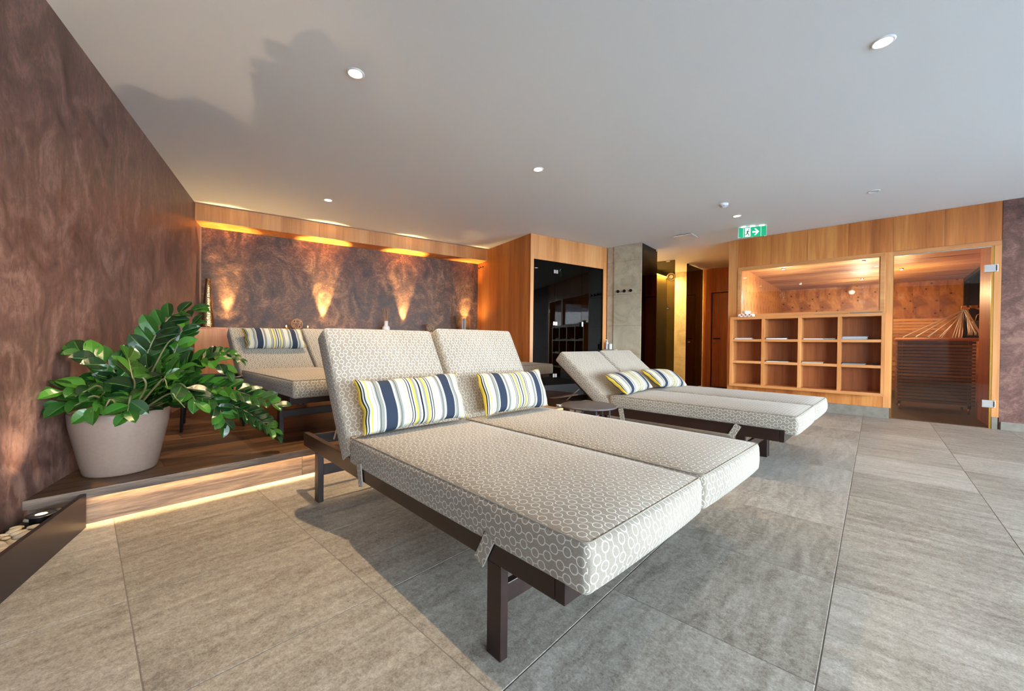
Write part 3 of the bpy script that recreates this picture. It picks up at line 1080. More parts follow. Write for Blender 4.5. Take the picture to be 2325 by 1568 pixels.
# fan of steel rods above the heater
ap = frame_pt(S0, S_AZ, 2.60, 1.45)
fan = empty('rod_fan', (ap.x, ap.y, 1.02), az_rot(S_AZ), label='fan of thin steel rods spreading from one point above the sauna heater', cat='rod fan')
ax_ = (0, 0, .40)
for k_ in range(22):
    if k_ < 12:
        x = -.62 + k_ * .055
        y = -.22 + (.28 if k_ % 2 else 0)
        if k_ < 10:
            x = -.60 + (k_ // 2) * .125
        q = (x, y, -.0)
    else:
        x = .02 + (k_ - 12) * .014
        q = (x, -.2 + random.uniform(0, .2), .05)
    top_ = (ax_[0] + random.uniform(-.02, .03), random.uniform(-.02, .02), .40)
    MB().tube([top_, (q[0], q[1], q[2] + .02), (q[0] - .004, q[1], q[2] - .012)], .0052, 6).build('rod', 'daylit_steel', fan)
box_obj('holder', -.035, .045, -.025, .025, .395, .425, 'chrome', fan, .006)
box_obj('holder_block', -.03, .015, -.02, .02, .425, .45, 'slat_wood', fan, .004)
MB().tube([(.0, .03, .40), (.0, .03, 0), ], .008, 8).build('stand', 'black_metal', fan)
bk = empty('sauna_bucket', frame_pt(S0, S_AZ, 2.77, 1.55).to_3d() + Vector((0, 0, 1.1)), 0, label='dark round sauna bucket hanging right of the steel rods', cat='bucket')
MB().lathe([(0, 0), (.05, .004), (.085, .04), (.10, .10), (.10, .16), (.094, .16), (.09, .10), (.075, .05), (0, .02)], 24).build('body', 'black_metal', bk)
MB().tube([(-.098, 0, .15), (-.07, 0, .24), (0, 0, .27), (.07, 0, .24), (.098, 0, .15)], .004, 6).build('bail', 'brass', bk)
ldl = empty('ladle', frame_pt(S0, S_AZ, 2.68, 1.45).to_3d() + Vector((0, 0, 1.45)), az_rot(S_AZ), label='brass ladle handle slanting down above the dark bucket', cat='ladle')
MB().tube([(0, 0, 0), (.22, .02, -.13)], .013, 10).build('handle', 'brass', ldl)
MB().lathe([(0, 0), (.03, .01), (.04, .04)], 16, c=(.0, 0, -.02)).build('cup', 'brass', ldl)
sl = empty('sauna_lamp', frame_pt(S0, S_AZ, 1.33, 3.9).to_3d() + Vector((0, 0, 2.0)), 0, label='small round white lamp on the knotty wall seen through sauna window', cat='lamp')
MB().lathe([(0, -.045), (.03, -.04), (.055, -.01), (.055, .02), (.03, .045), (0, .05)], 20).build('globe', 'white_plastic', sl)
MB().tube([(0, 0, .04), (0, 0, IH - 2.0)], .006, 6).build('stem', 'chrome', sl)
for k_, (x, y) in enumerate(((.55, 1.1), (1.55, 1.1), (2.0, 2.3), (.55, 3.2), (1.5, 3.2))):
    spt = empty('ceiling_spot', frame_pt(S0, S_AZ, x, y).to_3d() + Vector((0, 0, IH)), 0,
                label='small chrome ceiling spot inside the sauna, ' + ('front left', 'front middle', 'above the door side', 'rear left', 'rear middle')[k_], cat='spot light', group='sauna ceiling spots')
    MB().lathe([(0, -.02), (.022, -.022), (.026, -.012), (.028, 0)], 16).build('housing', 'chrome', spt)
    MB().lathe([(0, -.0225), (.016, -.0225)], 12).build('lens', 'lamp_lens', spt)
    if k_ in (0, 1, 2, 4):
        L = D.lights.new('sauna_ceiling_fill', 'POINT')
        L.energy = 20
        L.color = (1, .88, .68)
        L.shadow_soft_size = .05
        lo = D.objects.new('sauna_ceiling_fill_light', L)
        COL.objects.link(lo)
        lo.parent = spt
        lo.location = (0, 0, -.45)  # added light floating below the housing to brighten the ceiling evenly
# plaster to the right of the sauna
S1 = frame_pt(S0, S_AZ, 2.702)
pr = wall('wall_right', S1, S1 + Vector((math.sin(R(S_AZ)), math.cos(R(S_AZ)))) * 2.6, 0, CEIL, .15, 'plaster_right', 1)
bb2 = box_obj('baseboard_right', .012, 2.5, -.012, .0, 0, .087, 'stone_trim')
bb2.location = (S1.x, S1.y, 0)
bb2.rotation_euler = (0, 0, az_rot(S_AZ))
tag(bb2, kind='structure')
# ------------------------------------------------------------------ cube shelf
SD = .28
cs = empty('cube_shelf', frame_pt(S0, S_AZ, .097, -SD).to_3d() + Vector((0, 0, .29)), az_rot(S_AZ), label='wall-hung wooden shelf of twelve open cubes under the sauna window', cat='shelf')
SWd, SHt, tk = 1.686, 1.015, .038
box_obj('top_board', 0, SWd, 0, SD - .001, SHt - tk, SHt, 'veneer_edge', cs, .0015)
box_obj('bottom_board', 0, SWd, 0, SD - .001, 0, tk, 'veneer_edge', cs, .0015)
box_obj('side_board', 0, tk, .0005, SD - .001, tk, SHt - tk, 'veneer_light', cs, .0015)
box_obj('side_board', SWd - tk, SWd, .0005, SD - .001, tk, SHt - tk, 'veneer_light', cs, .0015)
DV = (.423, .845, 1.258)
for x in DV:
    box_obj('divider', x - tk / 2, x + tk / 2, .001, SD - .02, tk, SHt - tk, 'veneer_light', cs, .0015)
xs = [tk] + [v for d_ in DV for v in (d_ - tk / 2, d_ + tk / 2)] + [SWd - tk]
ZSH = (.3415, .656)
for z in ZSH:
    for a, b in zip(xs[0::2], xs[1::2]):
        box_obj('shelf_board', a, b, .002, SD - .02, z - .001, z + tk - .004, 'veneer_edge', cs, .0015)
box_obj('back_board', 0.01, SWd - .01, SD - .02, SD - .002, .01, SHt - .01, 'veneer_shaded', cs)  # darkened veneer stands in for shade inside the cubes


def on_shelf(x, y, z):
    p = frame_pt(S0, S_AZ, .097 + x, -SD + y)
    return (p.x, p.y, .29 + z)


def magazines(name, x, z, w, d, n, label, mats, twist=0, group=None):
    m_ = empty(name, on_shelf(x + w / 2, .03 + d / 2, z), az_rot(S_AZ) + R(twist), label=label, cat='magazines', group=group)
    h = 0
    for k_ in range(n):
        th_ = random.uniform(.005, .009)
        o = box_obj('magazine', -w / 2, w / 2, -d / 2, d / 2, h, h + th_, mats[k_ % len(mats)], m_, .001)
        o.location = (random.uniform(-.008, .008), random.uniform(-.006, .006), 0)
        o.rotation_euler = (0, 0, R(random.uniform(-3, 3)))
        h += th_ + .0006
    return m_


zt = .656 + tk - .004
zm = .3415 + tk - .004
magazines('magazine_stack', .06, zt, .22, .2, 3, 'white magazines with a black-bound end in the top left cube', ['paper_white', 'paper_white', 'paper_grey'])
magazines('magazine_stack', .455, zt, .24, .2, 3, 'pale magazine stack in the second cube of the top row', ['paper_white', 'paper_white', 'paper_cover'])
magazines('magazine_stack', .88, zt, .21, .2, 2, 'thin white magazines in the third cube of the top row, left pile', ['paper_white', 'paper_white'])
magazines('magazine_stack', 1.105, zt, .12, .18, 2, 'narrow dark-edged booklets in the third cube of the top row, right pile', ['paper_cover', 'paper_white'])
magazines('magazine_stack', 1.285, zt, .24, .22, 5, 'grey catalogue stack in the top right cube', ['paper_grey', 'paper_grey', 'paper_white'])
magazines('magazine_stack', .455, zm, .25, .2, 2, 'flat dark and white booklets in the second cube of the middle row', ['paper_white', 'paper_cover'])
magazines('magazine_stack', .875, zm, .22, .2, 3, 'magazines with a curling tan page in the third cube of the middle row', ['paper_white', 'paper_grey', 'reed'])
magazines('magazine_stack', 1.285, zm, .22, .2, 3, 'grey magazines in the right cube of the middle row', ['paper_grey', 'paper_grey', 'paper_cover'])
bk1 = empty('small_black_box', on_shelf(1.60, .1, zm), az_rot(S_AZ), label='little black box in the right corner of the right middle cube', cat='box')
box_obj('body', -.03, .03, -.03, .03, 0, .028, 'black_paint', bk1, .003)
magazines('magazine_stack', 1.0, SHt, .34, .2, 1, 'dark brochure lying on top of the cube shelf, middle', ['paper_cover'])
magazines('magazine_stack', 1.36, SHt, .30, .2, 2, 'grey brochures lying on top of the cube shelf near the door', ['paper_grey', 'paper_cover'])
tb = empty('tissue_box', on_shelf(.19, .12, SHt), az_rot(S_AZ), label='patterned tissue box with white tissue on the left of the shelf top', cat='tissue box')
box_obj('box', -.095, .095, -.06, .06, 0, .045, 'paper_white', tb, .003)
for k_ in range(7):
    MB().lathe([(0, 0), (.012, 0), (.012, .001), (0, .001)], 8).build('print_dot', 'candle_red' if k_ % 2 else 'paper_grey', tb)
    tb.children[-1].rotation_euler = (R(90), 0, 0)
    tb.children[-1].location = (-.075 + k_ * .025, -.0605, .012 + .02 * (k_ % 2))
tq = MB()
for a in range(10):
    a0, a1 = 2 * math.pi * a / 10, 2 * math.pi * (a + 1) / 10
    f0, f1 = (.07 if a % 2 else .05), (.07 if (a + 1) % 2 else .05)
    tq.quad([(.03 * math.cos(a0), .012 * math.sin(a0), .045), (.03 * math.cos(a1), .012 * math.sin(a1), .045), (f1 * math.cos(a1), .6 * f1 * math.sin(a1), .085), (f0 * math.cos(a0), .6 * f0 * math.sin(a0), .085)], smooth=True)
    tq.quad([(f0 * math.cos(a0), .6 * f0 * math.sin(a0), .085), (f1 * math.cos(a1), .6 * f1 * math.sin(a1), .085), (.03 * math.cos(a1), .01 * math.sin(a1), .105)], smooth=True)
tq.build('tissue', 'paper_white', tb)

# ------------------------------------------------------------------ ceiling fixtures
DL = [((807, 166), 'first from the left, nearest the left wall', 1), ((2005, 95), 'largest and rightmost', 1), ((1222, 384), 'above the middle of the room', 1),
      ((745, 454), 'far left, close to the cornice', 1), ((1673, 490), 'beside the exit sign', 1), ((1984, 434), 'unlit, above the sauna header', 0)]
for k_, (px_, where, lit) in enumerate(DL):
    p = at_z(*px_, CEIL)
    dl = empty('downlight', p, 0, label='round recessed ceiling downlight, ' + where, cat='downlight', group='ceiling downlights')
    MB().lathe([(.036, -.001), (.040, -.006), (.047, -.006), (.052, 0)], 36).build('trim_ring', 'white_plastic', dl)
    MB().lathe([(0, -.0012), (.036, -.0012)], 32).build('lens', 'lamp_lens' if lit else 'white_plastic', dl)
    if lit:
        L = D.lights.new('downlight', 'SPOT')
        L.energy = P_DOWN[k_]
        L.color = WARM
        L.spot_size = R(112)
        L.spot_blend = .7
        L.shadow_soft_size = .010
        lo = D.objects.new('downlight_beam', L)
        COL.objects.link(lo)
        lo.parent = dl
        lo.location = (0, 0, -.012)
p = at_z(1643, 463, CEIL)
sm = empty('smoke_detector', p, 0, label='white dome smoke detector on the ceiling', cat='smoke detector')
MB().lathe([(.05, 0), (.05, -.012), (.046, -.016)], 28).build('base', 'white_plastic', sm)
MB().lathe([(.046, -.016), (.034, -.034), (.018, -.042), (0, -.043)], 28).build('dome', 'white_plastic', sm)
box_obj('sensor_slot', -.02, .02, -.036, -.030, -.034, -.026, 'paper_grey', sm)
p = at_z(1557, 535, CEIL)
vt = empty('ceiling_vent', p, R(47.6), label='square white air vent plate on the ceiling near the shower', cat='vent')
box_obj('plate', -.13, .13, -.13, .13, -.022, -.012, 'white_plastic', vt, .003)
box_obj('collar', -.10, .10, -.10, .10, -.012, 0, 'dark_metal', vt)
# exit sign
e0, e1 = at_z(1676, 516, CEIL), at_z(1741, 510, CEIL)
ed = (e1 - e0)
ex = empty('exit_sign', e0, math.atan2(ed.y, ed.x), label='green emergency exit sign with running figure and arrow under the ceiling', cat='exit sign')
EL = ed.length
EH = .145
box_obj('housing', 0, EL, -.02, .02, -.016, 0, 'white_plastic', ex, .003)
for k_ in range(3):
    box_obj('led', EL * (.1 + .32 * k_), EL * (.1 + .32 * k_) + EL * .16, -.022, -.0202, -.014, -.003, 'led_sign', ex)
box_obj('panel', .006, EL - .006, -.004, .004, -EH, -.016, 'sign_green', ex)
box_obj('side_bar', 0, .006, -.006, .006, -EH - .004, -.016, 'white_plastic', ex)
box_obj('side_bar', EL - .006, EL, -.006, .006, -EH - .004, -.016, 'white_plastic', ex)
for x in (.02, EL / 2, EL - .02):
    box_obj('clip', x - .008, x + .008, -.008, .004, -EH - .006, -EH + .002, 'white_plastic', ex)
yy = -.0052
pc = MB()
zc = -.016 - (EH - .016) / 2
hh = (EH - .016) / 2
for x in (EL * .19, EL * .80):
    pc.quad([(x - .002, yy, -EH), (x + .002, yy, -EH), (x + .002, yy, -.018), (x - .002, yy, -.018)])
dx_ = EL * .24
dw = EL * .20
pc.quad([(dx_, yy, -EH + .004), (dx_ + dw, yy, -EH + .004), (dx_ + dw, yy, -.022), (dx_, yy, -.022)])
axx = EL * .50
aw = EL * .24
# arrow: shaft and two heads
pc.quad([(axx, yy, zc - .010), (axx + aw * .75, yy, zc - .010), (axx + aw * .75, yy, zc + .010), (axx, yy, zc + .010)])
for sg in (1, -1):
    pc.quad([(axx + aw, yy, zc), (axx + aw * .50, yy, zc + sg * .045), (axx + aw * .28, yy, zc + sg * .045), (axx + aw * .66, yy, zc)])
pc.build('pictogram', 'sign_white', ex)
fg = MB()


def seg(a, b, w):
    a, b = Vector(a), Vector(b)
    d = (b - a).normalized()
    n_ = Vector((-d.y, d.x)) * w
    fg.quad([((a - n_).x, yy - .0008, (a - n_).y), ((b - n_).x, yy - .0008, (b - n_).y), ((b + n_).x, yy - .0008, (b + n_).y), ((a + n_).x, yy - .0008, (a + n_).y)])


cx_ = dx_ + dw * .52
for a, b, w in (((cx_ + .004, zc + .022), (cx_ - .006, zc - .006), .007), ((cx_ + .002, zc + .02), (cx_ - .022, zc + .008), .003), ((cx_ + .004, zc + .02), (cx_ + .026, zc + .008), .003),
                ((cx_ - .006, zc - .006), (cx_ + .010, zc - .028), .0045), ((cx_ + .010, zc - .028), (cx_ + .016, zc - .05), .004), ((cx_ - .006, zc - .006), (cx_ - .014, zc - .03), .0045), ((cx_ - .014, zc - .03), (cx_ - .036, zc - .032), .004)):
    seg(a, b, w)
fg.quad([(cx_ + .010 + .007 * math.cos(a * math.pi / 4), yy - .0008, zc + .037 + .007 * math.sin(a * math.pi / 4)) for a in range(8)])
fg.build('running_figure', 'sign_dark', ex)

# ------------------------------------------------------------------ loungers


def grid_lines(h, r, n):
    """coordinates from -h to h, dense in the rounded rims"""
    a = [-h + r * (1 - math.cos(math.pi / 2 * i / 3)) for i in range(4)]
    mid = [(-h + r) + (2 * h - 2 * r) * i / n for i in range(1, n)]
    return a + mid + [-x for x in reversed(a)]


def cushion(lx, ly, lz, r, nx, ny, nz, crown=.012, bulge=.008, bulge_y=None, seed=0, wr=.0):
    bulge_y = bulge if bulge_y is None else bulge_y
    """rounded fabric block centred on x, y with its base at z=0; uv in metres, chain runs along y and wraps over the ends"""
    rnd = random.Random(seed)
    hx_, hy_, hz_ = lx / 2, ly / 2, lz / 2
    X, Y, Z = grid_lines(hx_, r, nx), grid_lines(hy_, r, ny), grid_lines(hz_, r, nz)
    mbb = MB()
    ph = [rnd.uniform(0, 6) for _ in range(6)]

    def P(x, y, z):
        i = Vector((max(-hx_ + r, min(hx_ - r, x)), max(-hy_ + r, min(hy_ - r, y)), max(-hz_ + r, min(hz_ - r, z))))
        d = Vector((x, y, z)) - i
        if d.length > 1e-9:
            # cube-to-sphere style rounding
            m_ = max(abs(d.x), abs(d.y), abs(d.z))
            d = d.normalized() * m_ if True else d
        p = i + d
        ax, ay = abs(x) / hx_, abs(y) / hy_
        fz = max(0, (1 - ax ** 4)) * max(0, (1 - ay ** 6))
        if z > 0:
            p.z += crown * fz * (z / hz_)
        if wr:
            p.z += wr * fz * (math.sin(9 * x + ph[0]) * math.sin(7 * y + ph[1]) + .5 * math.sin(23 * y + ph[2])) * (z / hz_ if z > 0 else 0)
        az_ = abs(z) / hz_
        if abs(y) > hy_ * .8:
            p.y += math.copysign((bulge_y if y < 0 else bulge) * (1 - az_ ** 2) * max(0, 1 - ax ** 4) * (abs(y) / hy_), y)
        if abs(x) > hx_ * .8:
            wob = wr * .9 * (math.sin(17 * y + ph[3]) + .7 * math.sin(41 * y + ph[4])) * (1 - az_ ** 2)
            p.x += math.copysign(bulge * .5 * (1 - az_ ** 2) * max(0, 1 - ay ** 6) + wob, x)
        return (p.x, p.y, p.z + hz_)

    def face(A, B, fn, uvf):
        for a0, a1 in zip(A[:-1], A[1:]):
            for b0, b1 in zip(B[:-1], B[1:]):
                q = [(a0, b0), (a1, b0), (a1, b1), (a0, b1)]
                mbb.quad([P(*fn(*t)) for t in q], [uvf(*t) for t in q], True)
    face(X, Y, lambda a, b: (a, b, hz_), lambda a, b: (a + 5, b + 5))
    face(X, list(reversed(Y)), lambda a, b: (a, b, -hz_), lambda a, b: (a + 5, b + 5))
    face(X, Z, lambda a, b: (a, -hy_, b), lambda a, b: (a + 5, 5 - hy_ + (b - hz_)))
    face(X, list(reversed(Z)), lambda a, b: (a, hy_, b), lambda a, b: (a + 5, 5 + hy_ - (b - hz_)))
    face(Y, Z, lambda a, b: (hx_, a, b), lambda a, b: (5.11 + b, a + 5))
    face(Y, list(reversed(Z)), lambda a, b: (-hx_, a, b), lambda a, b: (5.21 + b, a + 5))
    return mbb


def weld(o):
    m_ = o.modifiers.new('weld', 'WELD')
    m_.merge_threshold = .0004
    return o


def piping(lx, ly, z, r, inset=.004):
    pts = []
    hx_, hy_ = lx / 2 - inset, ly / 2 - inset
    c = .02
    for sx, sy, a0 in ((1, 1, 0), (-1, 1, 90), (-1, -1, 180), (1, -1, 270)):
        for k_ in range(4):
            a = R(a0 + k_ * 30)
            pts.append((sx * (hx_ - c) + c * math.cos(a), sy * (hy_ - c) + c * math.sin(a), z))
    return MB().tube(pts, r, 6, closed=True)


def add_prop(back, ang):
    pass


LW_, LL_ = .665, 1.98


def make_lounger(O, az, base_z, ang, label, woff, seed, mat_shift=0.0, backlen=.69):
    root = empty('lounger', (O[0] + math.cos(R(az)) * woff, O[1] - math.sin(R(az)) * woff, base_z), -R(az), label=label, cat='lounger', group='upholstered sun loungers')
    T = .03
    for x0 in (0, LW_ - T):
        box_obj('side_rail', x0, x0 + T, 0.032, LL_, .27, .347, 'espresso_wood', root, .002)
    box_obj('end_rail', 0, LW_, 0, .030, .27, .347, 'espresso_wood', root, .002)
    box_obj('end_rail', T, LW_ - T, LL_ - .05, LL_ - .02, .275, .335, 'espresso_wood', root, .002)
    box_obj('cross_rail', T, LW_ - T, 1.28, 1.32, .275, .335, 'espresso_wood', root, .002)
    for y in (.225, 1.72):
        for x0 in (0, LW_ - T):
            box_obj('leg', x0 + .0005, x0 + T - .0005, y, y + .06, 0, .27, 'espresso_wood', root, .0025)
        box_obj('stretcher', T, LW_ - T, y + .018, y + .04, .143, .2, 'espresso_wood', root, .002)
    for k_ in range(6):
        box_obj('slat', T, LW_ - T, .10 + k_ * .2, .17 + k_ * .2, .322, .34, 'espresso_wood', root)
    # seat mattress
    sl_ = 1.355
    c = cushion(.671, sl_, .126, .017, 10, 18, 3, crown=.016, bulge=.012, bulge_y=.026, seed=seed, wr=.0014)
    seat = weld(c.build('seat_mattress', 'ring_fabric', root))
    seat.location = (LW_ / 2 + .0005 + mat_shift, -.066 + sl_ / 2, .318)
    pp = piping(.671, sl_, .124, .0022).build('piping', 'ring_fabric', seat)
    for (y, sx) in ((.28, -1), (1.16, -1), (.28, 1), (1.16, 1)):
        st_ = MB()
        for xx in (-.0025, .0025):
            sg_ = 1 if xx > 0 else -1
            st_.quad([(xx, -.021 * sg_, -.072), (xx, .021 * sg_, -.072), (xx, .021 * sg_, .03), (xx, -.021 * sg_, .03)], [(5.0, 5.0), (5.042, 5.0), (5.042, 5.1), (5.0, 5.1)])
        for yy_ in (-.021, .021):
            st_.quad([(-.0025, yy_, -.072), (.0025, yy_, -.072), (.0025, yy_, .03), (-.0025, yy_, .03)])
        st_.quad([(-.0025, -.021, -.072), (.0025, -.021, -.072), (.0025, .021, -.072), (-.0025, .021, -.072)])
        so = st_.build('strap', 'ring_fabric', seat)
        so.location = (0, y - sl_ / 2 + .066, 0)
        so.rotation_euler = (R(28 if y < 1 else -12), 0, 0)
        so.location.x = (-.0065 if sx < 0 else LW_ + .0065) - (LW_ / 2 + .0005 + mat_shift)
    # backrest, hinged at the seat end
    b = cushion(.668, backlen + .03, .118, .018, 10, 12, 3, crown=.014, bulge=.012, seed=seed + 5, wr=.0012)
    bo_ = weld(b.build('back_mattress', 'ring_fabric', root))
    bo_.location = (0, 0, 0)
    # local: y from 0..len ; z 0 is the back face
    for v_ in bo_.data.vertices:
        v_.co.y += (backlen + .03) / 2 - .03
        v_.co.z -= .118
    bo_.location = (LW_ / 2 + .0005 + mat_shift, 1.291, .385)
    bo_.rotation_euler = (ang, 0, 0)
    p2 = piping(.668, backlen + .03, -.006, .0022).build('piping', 'ring_fabric', bo_)
    p2.location = (0, (backlen + .03) / 2 - .03, 0)
    # back support frame and prop
    fr_ = MB().box(-.30, -.27, .0, backlen - .05, -.142, -.122).box(.27, .30, 0, backlen - .05, -.142, -.122).box(-.30, .30, backlen - .09, backlen - .05, -.142, -.122)
    fo = fr_.build('back_frame', 'espresso_wood', root)
    fo.location = bo_.location
    fo.rotation_euler = (ang, 0, 0)
    if ang > .2:
        yb, zb = 1.291 + math.cos(ang) * .33 + math.sin(ang) * .145, .385 + math.sin(ang) * .33 - math.cos(ang) * .145
        for x in (.10, LW_ - .10):
            MB().tube([(x, yb, zb), (x, min(1.9, yb + .18), .33)], .005, 8).build('prop', 'steel', root)
    return root


def back_point(ang, s, off=0):     # point on backrest front surface (y,z) at length s from hinge
    return (1.291 + math.cos(ang) * s - math.sin(ang) * off, .385 + math.sin(ang) * s + math.cos(ang) * off)


def make_pillow(w, h, t, seed):
    rnd = random.Random(seed)
    n1, n2 = 40, 20
    m_ = MB()
    ph = [rnd.uniform(0, 6) for _ in range(8)]

    def P(i, j, s):
        u, v = -1 + 2 * i / n1, -1 + 2 * j / n2
        prof = ((1 - abs(u) ** 3.4) * (1 - abs(v) ** 2.6))
        z = s * t / 2 * max(0, prof) ** .55
        px_ = u * w / 2 * (1 - .045 * (1 - abs(v) ** 2) * (abs(u) ** 4)) + .004 * math.sin(6 * v + ph[0]) * abs(u) ** 3
        py_ = v * h / 2 * (1 - .09 * (1 - abs(u) ** 2) * (abs(v) ** 3))
        edge = abs(u) ** 6
        z += .003 * math.sin(11 * v + ph[1]) * edge * (1 - abs(v)) + .003 * math.sin(5 * u + ph[2] + 4 * v) * prof
        px_ += .0028 * math.sin(9 * v + ph[3]) * edge
        py_ += .004 * math.sin(8 * u + ph[4]) * abs(v) ** 4
        return (px_, py_, z)
    for s in (1, -1):
        for i in range(n1):
            for j in range(n2):
                q = [(i, j), (i + 1, j), (i + 1, j + 1), (i, j + 1)]
                if s < 0:
                    q.reverse()
                m_.quad([P(a, b, s) for a, b in q], [(a / n1, b / n2) for a, b in q], True)
    return m_


def pillow(lounger, x, y, z, tilt, roll, label, w=.56, h=.265, t=.13, seed=1, yaw=0):
    """pillow leaning on a lounger; given in the lounger's own frame, stays a thing of its own"""
    mw = Matrix.Translation(lounger.location) @ Matrix.Rotation(lounger.rotation_euler[2], 4, 'Z')
    o = weld(make_pillow(w, h, t, seed).build('pillow', 'striped_fabric'))
    o.matrix_world = mw @ Matrix.Translation((x, y, z)) @ Matrix.Rotation(tilt, 4, 'X') @ Matrix.Rotation(yaw, 4, 'Y') @ Matrix.Rotation(roll, 4, 'Z')
    return tag(o, label, 'pillow', 'striped lumbar pillows')


A1, A2, A3 = -43.96, -45.4, -47.0
O1, O2, O3 = (.132, .937), (1.765, 2.545), (-1.545, 2.757)
TH1a, TH1b = 1.0146, 1.066
L1a = make_lounger(O1, A1, 0, TH1a, 'nearest upholstered lounger with steep backrest, left half of the front pair', 0, 1)
L1b = make_lounger(O1, A1, 0, TH1b, 'upholstered lounger forming the right half of the front pair', .69, 2)
L2a = make_lounger(O2, A2, 0, .676, 'lounger with lowered backrest by the round side table, near half of the right pair', 0, 3, .02)
L2b = make_lounger(O2, A2, 0, .690, 'lounger with lowered backrest on the sauna side of the right pair', .69, 4, .02)
L3a = make_lounger(O3, A3, PLAT, .735, 'lounger on the wooden platform behind the potted plant', 0, 5)
L3b = make_lounger(O3, A3, PLAT, .76, 'lounger on the platform mostly hidden behind the front pair backrests', .69, 6)
L4 = make_lounger((.045, 4.78), A3, PLAT, .10, 'flat lounger on the platform in front of the black glass cabin', 0, 7, 0)

pillow(L1a, .332, 1.262, .588, R(66), R(1.5), 'striped pillow with navy bands on the left seat of the front pair', seed=11, w=.61, h=.275)
pillow(L1b, .335, 1.225, .590, R(68), R(0), 'striped pillow with navy bands on the right seat of the front pair', seed=12, w=.56)
pillow(L2a, .315, 1.255, .548, R(36), R(3), 'striped pillow with yellow edge lying on the near half of the right pair', seed=13)
pillow(L2b, .29, 1.215, .545, R(34), R(-6), 'striped pillow lying on the sauna-side half of the right pair', seed=14)
yb, zb = back_point(.735, .46, .06)
pillow(L3a, .365, yb, zb, .735 + .12, R(0), 'striped pillow propped high on the backrest of the platform lounger', seed=15, w=.56)

# ------------------------------------------------------------------ round side table
tp = Vector((.60, 3.05))
stb = empty('side_table', (tp.x, tp.y, 0), R(20), label='round grey metal side table between the two floor lounger pairs', cat='side table')
MB().lathe([(0, .408), (.205, .408), (.214, .412), (.214, .42), (.205, .424), (0, .424)], 48).build('table_top', 'table_metal', stb)
for a in (0, 120, 240):
    ca, sa = math.cos(R(a)), math.sin(R(a))
    t1, t2 = Vector((-sa, ca)), Vector((ca, sa))
    def PT(r_, s_, z_):
        q = t2 * r_ + t1 * s_
        return (q.x, q.y, z_)
    MB().tube([PT(.17, -.05, 0.004), PT(.15, -.05, .395), PT(.15, .05, .395), PT(.17, .05, .004)], .007, 8).build('leg', 'table_metal', stb)
MB().tube([(-.20, .06, .415), (-.245, .075, .415)], .013, 12).build('knob', 'chrome', stb)

# ------------------------------------------------------------------ pot and plant
PC = Vector((-2.143, 2.168))
pot = empty('potted_plant', (PC.x, PC.y, PLAT), 0, label='glossy green pinnate-leaved plant in a large taupe round pot on the platform', cat='potted plant')
RB, RTp, HP = .150, .205, .335
prof = [(0, 0), (RB - .02, 0), (RB - .006, .004), (RB, .014), (RB + .014, .08), (RB + .030, .16), (RTp - .006, .26), (RTp, HP - .01), (RTp - .003, HP), (RTp - .010, HP), (RTp - .014, HP - .02), (RTp - .02, HP - .03), (0, HP - .03)]
MB().lathe(prof, 64).build('pot', 'pot_ceramic', pot)
MB().lathe([(0, 0), (RTp - .015, 0)], 32, c=(0, 0, HP - .028)).build('soil', 'soil', pot)
# leaf mesh: three columns folded along the midrib
lf = MB()
NL = 6
prof_w = [0.10, .70, .98, 1.0, .90, .62, 0.0]


def LP(i, s):
    t = i / NL
    w_ = prof_w[i] * .5
    return Vector((s * w_, t, .10 * abs(s) * w_ * 2 - .16 * (t - .35) ** 2 + (.03 * s * math.sin(5 * t))))


